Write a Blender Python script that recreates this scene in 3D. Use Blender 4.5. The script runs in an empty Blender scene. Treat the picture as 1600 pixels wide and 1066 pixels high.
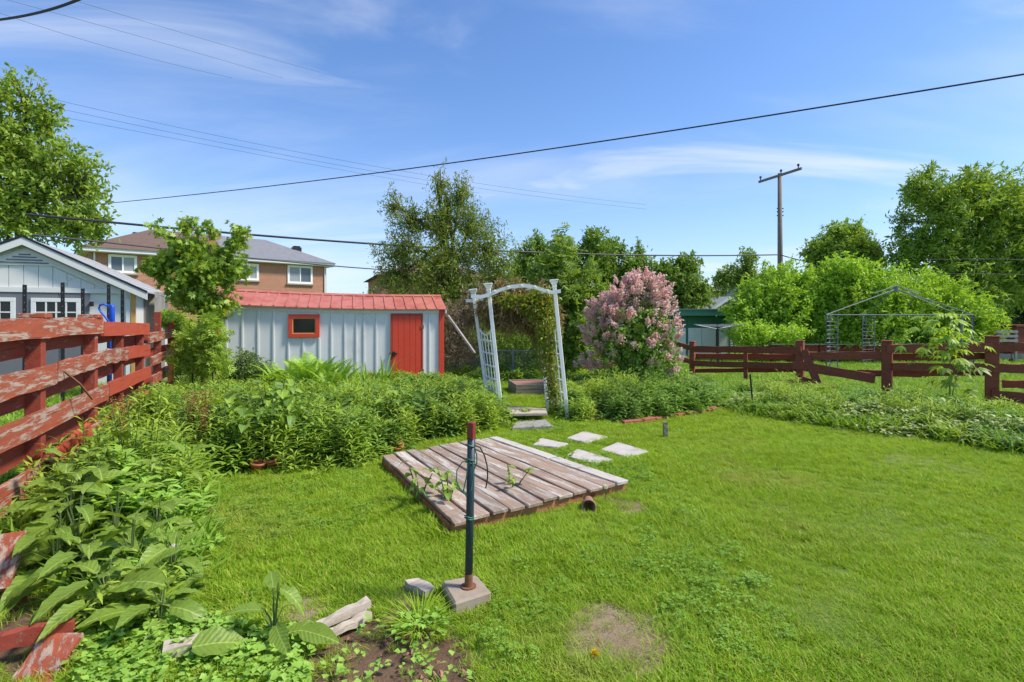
import bpy, math, random
import numpy as np
from mathutils import Vector

# ------------------------------------------------------------------ camera, sky, sun, exposure
SC = bpy.context.scene
COL = SC.collection
H, FPX, HOR = 1.7, 850.0, 497.0            # eye height (m), focal length and horizon row measured on the photograph
cam = bpy.data.cameras.new('camera')
cam.sensor_width = 36; cam.lens = 36 * FPX / 1600; cam.shift_y = -(533 - HOR) / 1600
cam.clip_end = 3000; cam.clip_start = 0.05
co = bpy.data.objects.new('camera', cam); COL.objects.link(co)
co.location = (0, 0, H); co.rotation_euler = (math.radians(90), 0, 0)
SC.camera = co

SUN_DIR = Vector((0.64, -0.06, 0.79)).normalized()
SUN_EL = math.asin(SUN_DIR.z); SUN_AZ = math.atan2(SUN_DIR.x, SUN_DIR.y)
W = bpy.data.worlds.new('World'); SC.world = W; W.use_nodes = True
nt = W.node_tree; nt.nodes.clear()
def wn(t, **k):
    n = nt.nodes.new(t)
    for a, b in k.items(): setattr(n, a, b)
    return n
def wl(a, b): nt.links.new(a, b)
sky = wn('ShaderNodeTexSky', sky_type='NISHITA', sun_disc=False, sun_elevation=SUN_EL, sun_rotation=SUN_AZ,
         altitude=100, air_density=1.0, dust_density=0.8, ozone_density=2.6)
tc = wn('ShaderNodeTexCoord'); sx = wn('ShaderNodeSeparateXYZ'); wl(tc.outputs['Generated'], sx.inputs[0])
def wm(op, a, b=None, clamp=False):
    n = wn('ShaderNodeMath', operation=op, use_clamp=clamp)
    for i, v in enumerate((a, b)):
        if v is None: continue
        if isinstance(v, (int, float)): n.inputs[i].default_value = v
        else: wl(v, n.inputs[i])
    return n.outputs[0]
zz = wm('ADD', wm('MAXIMUM', sx.outputs[2], 0.0), 0.16)
cx = wn('ShaderNodeCombineXYZ'); wl(wm('DIVIDE', sx.outputs[0], zz), cx.inputs[0]); wl(wm('DIVIDE', sx.outputs[1], zz), cx.inputs[1])
def cloud(scale, sxy, loc, detail, lo, hi, dist, rot=0.0):
    mp = wn('ShaderNodeMapping'); mp.inputs['Location'].default_value = loc; mp.inputs['Scale'].default_value = (sxy[0], sxy[1], 1)
    mp.inputs['Rotation'].default_value = (0, 0, rot)
    wl(cx.outputs[0], mp.inputs[0])
    nz = wn('ShaderNodeTexNoise'); nz.inputs['Scale'].default_value = scale; nz.inputs['Detail'].default_value = detail
    nz.inputs['Roughness'].default_value = 0.55; nz.inputs['Distortion'].default_value = dist
    wl(mp.outputs[0], nz.inputs['Vector'])
    mr = wn('ShaderNodeMapRange', interpolation_type='SMOOTHSTEP'); mr.inputs[1].default_value = lo; mr.inputs[2].default_value = hi
    wl(nz.outputs[0], mr.inputs[0]); return mr.outputs[0]
c1 = cloud(0.9, (0.40, 1.0), (2.3, 0.9, 0), 6, 0.50, 0.80, 0.7, 0.12)       # thin stretched veils
c2 = cloud(1.5, (0.34, 1.0), (5.2, 2.6, 2), 6, 0.52, 0.76, 0.9, -0.08)        # streaks
c3 = cloud(0.5, (0.45, 1.0), (8.2, 4.4, 0), 5, 0.48, 0.70, 0.4, 0.05)       # broad soft banks
low = wm('POWER', wm('SUBTRACT', 1.0, wm('MAXIMUM', sx.outputs[2], 0.0), True), 8.0)   # pale air towards the horizon, all round
cl_ = wm('MAXIMUM', wm('MULTIPLY', c1, 0.42), wm('MAXIMUM', wm('MULTIPLY', c2, 0.56), wm('MULTIPLY', c3, .45)))
fac = wm('ADD', cl_, wm('MULTIPLY', wm('SUBTRACT', 1.0, cl_), wm('MULTIPLY', low, 0.58)), True)
mix = wn('ShaderNodeMix', data_type='RGBA'); wl(fac, mix.inputs[0])
tint = wn('ShaderNodeMix', data_type='RGBA', blend_type='MULTIPLY'); tint.inputs[0].default_value = 1.0
wl(sky.outputs[0], tint.inputs[6]); tint.inputs[7].default_value = (.72, .925, 1.18, 1)
wl(tint.outputs[2], mix.inputs[6]); mix.inputs[7].default_value = (5.3, 5.6, 6.25, 1)
bg = wn('ShaderNodeBackground'); bg.inputs[1].default_value = 0.10; wl(mix.outputs[2], bg.inputs[0])
ow = wn('ShaderNodeOutputWorld'); wl(bg.outputs[0], ow.inputs[0])

sl = bpy.data.lights.new('sun', 'SUN'); sl.energy = 2.95; sl.angle = math.radians(9.0); sl.color = (1.0, 0.925, 0.80)
so = bpy.data.objects.new('sun', sl); COL.objects.link(so)
so.rotation_euler = (-SUN_DIR).to_track_quat('-Z', 'Y').to_euler(); so.location = (20, -5, 30)
SC.view_settings.view_transform = 'Standard'; SC.view_settings.look = 'None'
SC.view_settings.gamma = 1.0; SC.view_settings.use_curve_mapping = False
SC.view_settings.exposure = 0.87
SC.cycles.max_bounces = 8; SC.cycles.diffuse_bounces = 5; SC.cycles.transmission_bounces = 6; SC.cycles.transparent_max_bounces = 8

# ------------------------------------------------------------------ helpers
def G(px, py):                              # ground point seen at a photo pixel
    d = H * FPX / (py - HOR); return np.array([(px - 800) / FPX * d, d, 0.0])
def P(px, py, d):                           # the point d metres away seen at a photo pixel
    return np.array([(px - 800) / FPX * d, d, H + (HOR - py) * d / FPX])
def unit(v):
    v = np.asarray(v, float); return v / (np.linalg.norm(v, axis=-1, keepdims=True) + 1e-12)
WL = {}
def thing(name, label, cat, loc, group=None):
    o = bpy.data.objects.new(name, None); COL.objects.link(o)
    o.location = tuple(float(c) for c in loc); o.empty_display_size = 0.1
    WL[o.name] = np.array(loc, float); return tag(o, label, cat, group)
def tag(o, label=None, cat=None, group=None, kind=None):
    if label: o['label'] = label
    if cat: o['category'] = cat
    if group: o['group'] = group
    if kind: o['kind'] = kind
    return o
class MB:                                   # collects faces in world space, links them as one object
    def __init__(s): s.v = []; s.f = []; s.n = 0
    def add(s, vs, fs):
        b = s.n; s.v.append(np.asarray(vs, float).reshape(-1, 3)); s.n += len(s.v[-1])
        s.f += [tuple(b + i for i in f) for f in fs]; return s
    def hexa(s, c8): return s.add(c8, [(0, 3, 2, 1), (4, 5, 6, 7), (0, 1, 5, 4), (1, 2, 6, 5), (2, 3, 7, 6), (3, 0, 4, 7)])
    def fbox(s, fr, a0, a1, b0, b1, z0, z1):
        return s.hexa([fr(a0, b0, z0), fr(a1, b0, z0), fr(a1, b1, z0), fr(a0, b1, z0), fr(a0, b0, z1), fr(a1, b0, z1), fr(a1, b1, z1), fr(a0, b1, z1)])
    def beam(s, p0, p1, w, h, up=(0, 0, 1), seg=1, jit=0.0, rng=None):
        p0 = np.asarray(p0, float); p1 = np.asarray(p1, float); d = unit(p1 - p0)
        sd = unit(np.cross(d, up)); u = unit(np.cross(sd, d)); vs = []
        for i in range(seg + 1):
            t = i / seg; c = p0 + (p1 - p0) * t
            for a, b in ((-1, -1), (1, -1), (1, 1), (-1, 1)):
                j = rng.normal(0, jit, 2) if jit else (0, 0)
                vs.append(c + sd * (a * w / 2 + j[0] * .4) + u * (b * h / 2 + j[1]))
        fs = [(0, 1, 2, 3), tuple(4 * seg + k for k in (3, 2, 1, 0))]
        for i in range(seg):
            for k in range(4):
                m = (k + 1) % 4; fs.append((4 * i + k, 4 * i + 4 + k, 4 * i + 4 + m, 4 * i + m))
        return s.add(vs, fs)
    def tube(s, pts, r, n=6, caps=True):
        pts = np.asarray(pts, float); m = len(pts); r = np.broadcast_to(r, (m,))
        vs = []; ref = np.array([0.31, 0.17, 0.93])
        for i in range(m):
            t = unit(pts[min(i + 1, m - 1)] - pts[max(i - 1, 0)])
            a = unit(np.cross(t, ref if abs(t @ ref) < .95 else np.array([1., 0, 0]))); b = np.cross(t, a)
            for k in range(n):
                th = 2 * math.pi * k / n; vs.append(pts[i] + (a * math.cos(th) + b * math.sin(th)) * r[i])
        fs = [(i * n + k, i * n + (k + 1) % n, (i + 1) * n + (k + 1) % n, (i + 1) * n + k) for i in range(m - 1) for k in range(n)]
        if caps: fs += [tuple(range(n - 1, -1, -1)), tuple((m - 1) * n + k for k in range(n))]
        return s.add(vs, fs)
    def quad(s, *p): return s.add(p, [tuple(range(len(p)))])
    def build(s, name, mat, parent=None, bev=0, smooth=False, kind=None):
        v = np.concatenate(s.v); off = WL[parent.name] if parent else np.zeros(3)
        me = bpy.data.meshes.new(name); me.from_pydata((v - off).tolist(), [], s.f); me.update()
        return link(name, me, mat, parent, bev, smooth, kind)
def link(name, me, mat, parent=None, bev=0, smooth=False, kind=None):
    if mat is not None: me.materials.append(mat)
    if smooth: me.polygons.foreach_set('use_smooth', [True] * len(me.polygons))
    o = bpy.data.objects.new(name, me); COL.objects.link(o)
    if parent: o.parent = parent; WL[o.name] = WL[parent.name]
    else: WL[o.name] = np.zeros(3)
    if bev:
        m = o.modifiers.new('bevel', 'BEVEL'); m.width = bev; m.segments = 1; m.limit_method = 'ANGLE'; m.harden_normals = False
    if kind: o['kind'] = kind
    return o
def child_copy(o, parent, loc=None, rot=None, scale=None):
    c = o.copy(); COL.objects.link(c); c.parent = parent; WL[c.name] = WL[parent.name]
    if loc is not None: c.location = tuple(np.asarray(loc, float) - WL[parent.name])
    if rot is not None: c.rotation_euler = rot
    if scale is not None: c.scale = (scale,) * 3 if np.isscalar(scale) else scale
    return c
def frame(o, e1):                           # local (along, back, up) -> world, from an origin and a heading
    o = np.asarray(o, float); e1 = np.append(unit(np.asarray(e1, float)[:2]), 0); e2 = np.array([-e1[1], e1[0], 0])
    return lambda a, b, z: o + e1 * a + e2 * b + np.array([0, 0, z])

# ------------------------------------------------------------------ leaf stamping
def tpl_kite(w=.5, lift=.12):
    return np.array([[0, 0, 0], [w / 2, .42, lift], [0, 1, -.05], [-w / 2, .42, lift]]), np.array([[0, 1, 2], [0, 2, 3]])
def tpl_leaf(n=4, w=.4, droop=.25, cup=.25, pk=.8, wave=0.0, rng=None):
    vs = []; fs = []; uv = []
    for i in range(n + 1):
        t = i / n; hw = w / 2 * math.sin(math.pi * min(1, max(0, t)) ** pk) + (0.012 if 0 < i < n else 0.004)
        y = t; z = -droop * t * t
        wv = [wave * math.sin(i * 2.6 + k) for k in (0, 2)]
        vs += [(-hw, y, z + cup * hw + wv[0]), (0, y, z), (hw, y, z + cup * hw + wv[1])]
    for i in range(n):
        a = 3 * i; fs += [(a, a + 1, a + 4, a + 3), (a + 1, a + 2, a + 5, a + 4)]
    return np.array(vs), np.array(fs)
def tpl_maple():
    ang = [(-90, .08), (-150, .42), (-118, .0)]
    pts = [(0, 0)]
    for a, r in ((200, .30), (175, .62), (150, .36), (128, .80), (108, .42), (90, 1.0), (72, .42), (52, .80), (30, .36), (5, .62), (-20, .30)):
        pts.append((math.cos(math.radians(a)) * r * .85, math.sin(math.radians(a)) * r * .85 + .15))
    v = np.array([(x, y, -.10 * (x * x + y * y) * 2) for x, y in pts])
    return v, np.array([(0, i + 1, i) for i in range(1, len(pts) - 1)])
def tpl_join(parts):
    v = []; f = []; n = 0
    for a, b in parts: v.append(a); f.append(b + n); n += len(a)
    return np.concatenate(v), np.concatenate(f)
def tpl_pinnate(k=3, w=.34):                 # compound leaf of 2k+1 leaflets
    out = []
    for i in range(k):
        for sgn in (-1, 1):
            v, f = tpl_kite(w); v = v * .46; a = sgn * 0.95; y0 = .18 + .5 * i / max(1, k - 1)
            r = np.stack([v[:, 0] * math.cos(a) + v[:, 1] * math.sin(a), -v[:, 0] * math.sin(a) + v[:, 1] * math.cos(a) + y0, v[:, 2] - .12 * y0], 1)
            out.append((r, f))
    v, f = tpl_kite(w); v = v * .45; v[:, 1] += .62; v[:, 2] -= .12; out.append((v, f))
    return tpl_join(out)
class Cloud:
    def __init__(s): s.v = []; s.f = []; s.n = 0
    def stamp(s, tpl, pos, axis, nrm, scale):
        tv, tf = tpl; N = len(pos)
        if N == 0: return s
        y = unit(axis); z = nrm - (nrm * y).sum(1, keepdims=True) * y; z = unit(z); x = np.cross(y, z)
        M = np.stack([x, y, z], 2) * np.reshape(np.broadcast_to(scale, (N,)), (N, 1, 1))
        v = np.einsum('nij,kj->nki', M, tv) + np.asarray(pos)[:, None, :]
        K = len(tv); s.v.append(v.reshape(-1, 3))
        s.f.append((tf, np.arange(N) * K + s.n)); s.n += N * K; return s
    def mesh(s, name, off):
        v = np.concatenate(s.v) - off; me = bpy.data.meshes.new(name)
        loops = []; sizes = []
        for tf, b in s.f:
            a = (tf[None] + b[:, None, None]).reshape(-1, tf.shape[1]); loops.append(a.ravel()); sizes.append(np.full(len(a), tf.shape[1]))
        loops = np.concatenate(loops); sizes = np.concatenate(sizes); start = np.concatenate([[0], np.cumsum(sizes)[:-1]])
        me.vertices.add(len(v)); me.vertices.foreach_set('co', v.ravel())
        me.loops.add(len(loops)); me.loops.foreach_set('vertex_index', loops.astype(np.int32))
        me.polygons.add(len(sizes)); me.polygons.foreach_set('loop_start', start.astype(np.int32))
        me.update(calc_edges=True); return me
    def build(s, name, mat, parent=None, smooth=True, kind=None):
        return link(name, s.mesh(name, WL[parent.name] if parent else np.zeros(3)), mat, parent, 0, smooth, kind)
def rdir(rng, n):
    return unit(rng.normal(size=(n, 3)))
UP = np.array([0, 0, 1.0])

# ------------------------------------------------------------------ materials
def newmat(name):
    m = bpy.data.materials.new(name); m.use_nodes = True; t = m.node_tree
    return m, t, t.nodes['Principled BSDF']
def nd(t, typ, ins=None, **k):
    n = t.nodes.new(typ)
    for a, b in k.items(): setattr(n, a, b)
    for a, b in (ins or {}).items():
        if hasattr(b, 'links'): t.links.new(b, n.inputs[a])
        else: n.inputs[a].default_value = b
    return n
def rgb(c): return (c[0], c[1], c[2], 1)
def noise(t, vec, scale, detail=4, rough=.6, dist=0.0):
    return nd(t, 'ShaderNodeTexNoise', {'Vector': vec, 'Scale': scale, 'Detail': detail, 'Roughness': rough, 'Distortion': dist}).outputs[0]
def ramp(t, fac, lo, hi): return nd(t, 'ShaderNodeMapRange', {0: fac, 1: lo, 2: hi}, interpolation_type='SMOOTHSTEP').outputs[0]
def mixc(t, f, a, b, mode='MIX'):
    n = nd(t, 'ShaderNodeMix', None, data_type='RGBA', blend_type=mode)
    for i, v in ((0, f), (6, a), (7, b)):
        if hasattr(v, 'links'): t.links.new(v, n.inputs[i])
        else: n.inputs[i].default_value = v if i == 0 else rgb(v)
    return n.outputs[2]
def bump(t, bsdf, h, strength=.4, dist=.01):
    b = nd(t, 'ShaderNodeBump', {'Height': h, 'Strength': strength, 'Distance': dist}); t.links.new(b.outputs[0], bsdf.inputs['Normal'])
def pos(t, ang=0.0, scale=(1, 1, 1)):
    g = nd(t, 'ShaderNodeNewGeometry').outputs['Position']
    if ang: g = nd(t, 'ShaderNodeVectorRotate', {'Vector': g, 'Angle': -ang}, rotation_type='Z_AXIS').outputs[0]
    return nd(t, 'ShaderNodeVectorMath', {0: g, 1: scale}, operation='MULTIPLY').outputs[0]
def plain(name, c, rough=.6, var=.25, sc=6.0, metal=0.0, bmp=.15, spec=.4, dirt=None, dsc=2.0):
    m, t, b = newmat(name); p = pos(t); n = noise(t, p, sc, 5)
    col = mixc(t, n, [x * (1 - var) for x in c], [min(1, x * (1 + var)) for x in c])
    if dirt: col = mixc(t, ramp(t, noise(t, p, dsc, 6, .65), .5, .75), col, dirt)
    t.links.new(col, b.inputs['Base Color']); b.inputs['Roughness'].default_value = rough; b.inputs['Metallic'].default_value = metal
    b.inputs['Specular IOR Level'].default_value = spec
    if bmp: bump(t, b, noise(t, p, sc * 6, 4), bmp, .004)
    return m
def wood(name, c1, c2, ang=0.0, st=(1.5, 14, 14), peel=None, amt=.5, rough=.75, rnd=.0, edge=.08, psc=(5, 16, 16)):
    """grain stretched along the heading ang; peel = the colour of a second layer showing in flaked patches"""
    m, t, b = newmat(name); p = pos(t, ang, st)
    g = noise(t, p, 1.6, 7, .7, .4); col = mixc(t, ramp(t, g, .3, .7), c1, c2)
    oi = nd(t, 'ShaderNodeObjectInfo').outputs['Random']
    h = g
    if peel:
        pp = pos(t, ang, psc)
        off = nd(t, 'ShaderNodeMath', {0: oi, 1: 40.0}, operation='MULTIPLY').outputs[0]
        ad = nd(t, 'ShaderNodeVectorMath', {0: pp, 1: off}, operation='ADD').outputs[0]
        k = ramp(t, noise(t, ad, 1.0, 9, .72, .3), 1 - amt - edge, 1 - amt + edge)
        pc = mixc(t, noise(t, p, 3.0, 6, .7), [x * .62 for x in peel], peel)
        col = mixc(t, k, col, pc); h = nd(t, 'ShaderNodeMath', {0: k, 1: g}, operation='ADD').outputs[0]
    ck = ramp(t, noise(t, nd(t, 'ShaderNodeVectorMath', {0: p, 1: (.8, 2.6, 2.6)}, operation='MULTIPLY').outputs[0], 1.3, 3, .6), .64, .69)
    col = mixc(t, nd(t, 'ShaderNodeMath', {0: ck, 1: .55}, operation='MULTIPLY').outputs[0], col, [x * .3 for x in c1])
    if rnd:
        v = nd(t, 'ShaderNodeMapRange', {0: oi, 3: 1 - rnd, 4: 1 + rnd}).outputs[0]
        col = nd(t, 'ShaderNodeVectorMath', {0: col, 1: v}, operation='MULTIPLY').outputs[0]
    t.links.new(col, b.inputs['Base Color']); b.inputs['Roughness'].default_value = rough; b.inputs['Specular IOR Level'].default_value = .25
    bump(t, b, h, .55, .006); return m
def leafmat(name, c1, c2, tr=.4, rough=.5, third=None, amt3=.06, spec=.35, patch=None, LK=1.75, veins=False, tt=(1.25, 1.15, .55)):
    m, t, b = newmat(name)
    c1, c2, third = [None if c is None else (min(.8, c[0] * LK), min(.8, c[1] * LK), min(.8, c[2] * LK * .8)) for c in (c1, c2, third)]
    r = nd(t, 'ShaderNodeNewGeometry').outputs['Random Per Island']; o = nd(t, 'ShaderNodeObjectInfo').outputs['Random']
    p = pos(t); n = noise(t, p, 1.3, 3)
    f = nd(t, 'ShaderNodeMath', {0: r, 1: .6}, operation='MULTIPLY').outputs[0]
    f = nd(t, 'ShaderNodeMath', {0: ramp(t, n, .3, .7), 1: .25, 2: f}, operation='MULTIPLY_ADD').outputs[0]
    f = nd(t, 'ShaderNodeMath', {0: o, 1: .2, 2: f}, operation='MULTIPLY_ADD', use_clamp=True).outputs[0]
    col = mixc(t, f, c1, c2)
    if third:
        k = nd(t, 'ShaderNodeMath', {0: nd(t, 'ShaderNodeMath', {0: r, 1: 17.31}, operation='MULTIPLY').outputs[0]}, operation='FRACT').outputs[0]
        col = mixc(t, nd(t, 'ShaderNodeMath', {0: k, 1: amt3}, operation='LESS_THAN').outputs[0], col, third)
    if patch: col = mixc(t, ramp(t, noise(t, p, patch[1], 4), patch[2], patch[3]), col, patch[0])
    if veins:
        oc = nd(t, 'ShaderNodeSeparateXYZ', {0: nd(t, 'ShaderNodeTexCoord').outputs['Object']}); ab = nd(t, 'ShaderNodeMath', {0: oc.outputs[0]}, operation='ABSOLUTE').outputs[0]
        u = nd(t, 'ShaderNodeMath', {0: ab, 1: -.9, 2: oc.outputs[1]}, operation='MULTIPLY_ADD').outputs[0]
        u = nd(t, 'ShaderNodeMath', {0: noise(t, p, 9, 3), 1: .05, 2: u}, operation='MULTIPLY_ADD').outputs[0]
        wv = nd(t, 'ShaderNodeMath', {0: nd(t, 'ShaderNodeMath', {0: u, 1: 62.0}, operation='MULTIPLY').outputs[0]}, operation='SINE').outputs[0]
        rib = ramp(t, ab, .016, .006); vk = nd(t, 'ShaderNodeMath', {0: ramp(t, wv, .80, 1.0), 1: .16}, operation='MULTIPLY').outputs[0]
        vk = nd(t, 'ShaderNodeMath', {0: vk, 1: rib}, operation='MAXIMUM').outputs[0]
        col = mixc(t, ramp(t, noise(t, p, 22, 5, .7), .52, .72), col, [x * .72 for x in c1])
        col = mixc(t, ramp(t, noise(t, p, 38, 3, .6), .70, .76), col, (.20, .13, .05)); col = mixc(t, vk, col, (min(.8, c2[0] * 1.5), min(.8, c2[1] * 1.3), c2[2] * 2)); bump(t, b, nd(t, 'ShaderNodeMath', {0: wv, 1: noise(t, p, 30, 4)}, operation='ADD').outputs[0], .22, .006)
    t.links.new(col, b.inputs['Base Color']); b.inputs['Roughness'].default_value = rough; b.inputs['Specular IOR Level'].default_value = spec
    tb = nd(t, 'ShaderNodeBsdfTranslucent'); tc_ = mixc(t, 1.0, col, tt, 'MULTIPLY'); t.links.new(tc_, tb.inputs[0])
    ms = nd(t, 'ShaderNodeMixShader', {0: tr}); t.links.new(b.outputs[0], ms.inputs[1]); t.links.new(tb.outputs[0], ms.inputs[2])
    t.links.new(ms.outputs[0], t.nodes['Material Output'].inputs[0]); return m
def glass(name, c=(.012, .014, .016), rough=.08):
    m, t, b = newmat(name); b.inputs['Base Color'].default_value = rgb(c); b.inputs['Roughness'].default_value = rough
    b.inputs['Specular IOR Level'].default_value = .45; return m
def metal_roof(name, c1, c2):
    m, t, b = newmat(name); p = pos(t); n = noise(t, p, 3.0, 6, .65)
    col = mixc(t, ramp(t, n, .35, .7), c1, c2); t.links.new(col, b.inputs['Base Color']); b.inputs['Roughness'].default_value = .45
    bump(t, b, noise(t, p, 9, 3), .1, .01); return m
def brickmat(name, c1, c2, mortar, ang, sc=(1, 1, 1)):
    m, t, b = newmat(name); g = nd(t, 'ShaderNodeNewGeometry').outputs['Position']
    g = nd(t, 'ShaderNodeVectorRotate', {'Vector': g, 'Angle': -ang}, rotation_type='Z_AXIS').outputs[0]
    s = nd(t, 'ShaderNodeSeparateXYZ', {0: g}); a = nd(t, 'ShaderNodeMath', {0: s.outputs[0], 1: s.outputs[1]}, operation='ADD').outputs[0]
    c = nd(t, 'ShaderNodeCombineXYZ', {0: a, 1: s.outputs[2]}).outputs[0]
    br = nd(t, 'ShaderNodeTexBrick', {'Vector': c, 'Color1': rgb(c1), 'Color2': rgb(c2), 'Mortar': rgb(mortar), 'Scale': 1.0, 'Mortar Size': .012, 'Brick Width': .26, 'Row Height': .09, 'Bias': 0.0})
    col = mixc(t, noise(t, g, .9, 4), br.outputs[0], [x * .75 for x in c1]); t.links.new(br.outputs[0], b.inputs['Base Color'])
    b.inputs['Roughness'].default_value = .85; bump(t, b, br.outputs['Fac'], -.3, .01); return m
# ------------------------------------------------------------------ palette
FA = math.atan2(.913, -.408)                # heading of the left fence
DA = math.atan2(.569, .822); DA2 = DA + math.pi / 2
M = dict(
    peel=wood('peeling_red_paint', (.30, .066, .034), (.38, .092, .046), FA, (1.2, 10, 10), (.52, .37, .29), .475, .8, .10, .05, (2.6, 19, 19)),
    peel_back=wood('old_red_paint', (.25, .045, .028), (.30, .06, .035), FA, (1.2, 10, 10), (.42, .30, .24), .36, .8, .10),
    fresh=wood('fresh_red_paint', (.40, .062, .034), (.45, .085, .05), FA, (1.2, 10, 10), None, .5, .6, .06),
    dark_red=wood('dark_red_stain', (.20, .060, .036), (.28, .085, .05), math.pi * .8, (1.4, 14, 14), (.40, .29, .22), .30, .8, .12),
    deckw=wood('worn_deck_boards', (.265, .172, .12), (.365, .265, .20), DA2, (1.2, 16, 16), (.58, .52, .45), .47, .8, .20, .07, (2.0, 10, 10)),
    deckpale=wood('pale_deck_board', (.46, .41, .355), (.56, .51, .45), DA2, (1.2, 16, 16), (.36, .26, .21), .40, .8, .04),
    deckside=wood('deck_fascia', (.32, .13, .055), (.42, .19, .08), DA, (1.4, 14, 14), (.30, .06, .035), .42, .8, .1),
    grey_wood=wood('grey_weathered_wood', (.24, .225, .205), (.36, .335, .30), math.pi / 2, (10, 10, .9), None, .5, .85, .14),
    log_wood=wood('bleached_wood', (.40, .33, .26), (.56, .48, .38), .5, (2, 18, 18), None, .5, .85, .1),
    planter=wood('planter_wood', (.20, .17, .12), (.33, .27, .20), .2, (1.5, 14, 14), (.12, .14, .06), .4, .85, .1),
    yellow_wood=wood('new_yellow_wood', (.55, .30, .09), (.62, .37, .13), 0, (12, 12, 1), None, .5, .6, .05),
    shed_wall=plain('pale_grey_cladding', (.69, .69, .68), .55, .05, 1.2, 0, .06, .4, (.57, .57, .56), 1.1),
    shed_red=plain('red_gloss_paint', (.64, .062, .028), .5, .10, 5, 0, .1),
    shed_red_dark=plain('red_frame_paint', (.40, .05, .03), .55, .15, 8, 0, .1),
    roof_red=metal_roof('faded_red_metal', (.52, .18, .125), (.42, .10, .068)),
    white=plain('white_vinyl', (.86, .845, .80), .45, .04, 5, 0, .05, .4, (.70, .70, .66), 3.0),
    off_white=plain('white_trim', (.72, .72, .70), .5, .05, 5, 0, .05),
    black=plain('black_metal', (.015, .015, .017), .45, .3, 12, 0, .1),
    navy=plain('navy_post_paint', (.018, .040, .056), .45, .4, 14, 0, .2, .4, (.10, .05, .03), 9.0),
    rust=plain('rust', (.20, .085, .04), .8, .4, 30, 0, .4),
    red_plastic=plain('red_sleeve', (.22, .035, .025), .5, .2, 20, 0, .1),
    concrete=plain('aged_concrete', (.34, .275, .205), .9, .25, 18, 0, .5, .2, (.28, .20, .13), 9.0),
    paver=plain('paver_concrete', (.50, .45, .41), .9, .18, 14, 0, .5, .2, (.36, .33, .28), 4.0),
    terracotta=plain('terracotta', (.40, .13, .06), .75, .2, 14, 0, .2),
    clay=plain('dull_clay', (.36, .18, .13), .85, .2, 20, 0, .3, .3, (.28, .17, .12), 14.0),
    brick_red=plain('red_edging_brick', (.33, .10, .06), .85, .3, 14, 0, .4),
    wire_green=plain('green_wire', (.03, .14, .09), .5, .2, 20, 0, 0),
    cord=plain('dark_cord', (.02, .018, .016), .6, .2, 20, 0, 0),
    galv=plain('galvanised_wire', (.34, .35, .36), .5, .1, 10, .3, 0),
    gazebo=plain('grey_gazebo_metal', (.21, .225, .235), .7, .15, 10, 0, 0, .15),
    pole_wood=plain('pole_wood', (.21, .175, .135), .85, .25, 5, 0, .3),
    cable=plain('cable_black', (.02, .022, .026), .6, .1, 5, 0, 0),
    garage=plain('light_grey_boards', (.68, .67, .65), .6, .05, 2, 0, .08),
    garage_dark=plain('slate_grey_door', (.155, .155, .175), .55, .08, 3, 0, .05),
    shingle=plain('grey_shingles', (.36, .36, .36), .9, .3, 9, 0, .5),
    shingle_brown=plain('brown_shingles', (.15, .095, .072), .9, .3, 3, 0, .4),
    shingle_grey=plain('slate_shingles', (.20, .20, .215), .9, .25, 3, 0, .4),
    blue=plain('blue_paint', (.015, .08, .55), .4, .1, 5, 0, 0),
    soffit=plain('cream_soffit', (.62, .60, .52), .6, .05, 3, 0, 0),
    house_brick=brickmat('orange_brick', (.46, .155, .06), (.33, .10, .04), (.44, .36, .28), math.atan2(.657, .753)),
    green_paint=plain('green_shed_paint', (.055, .20, .125), .6, .12, 3, 0, .1),
    siding=plain('grey_green_siding', (.34, .36, .30), .6, .08, 3, 0, .05),
    glass=glass('dark_glass'), glass_sky=glass('house_glass', (.10, .125, .15), .08), curtain=plain('curtained_pane', (.30, .32, .33), .25, .2, 9, 0, 0),
    bark=plain('bark', (.10, .075, .055), .9, .35, 14, 0, .6), twig=plain('twig_bark', (.16, .11, .075), .9, .3, 20, 0, .2),
    stem=plain('green_stem', (.10, .15, .04), .6, .25, 14, 0, 0), rock=plain('field_stone', (.34, .26, .20), .9, .3, 14, 0, .5),
    insul=plain('insulator_porcelain', (.06, .05, .05), .3, .1, 5, 0, 0),
)
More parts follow.
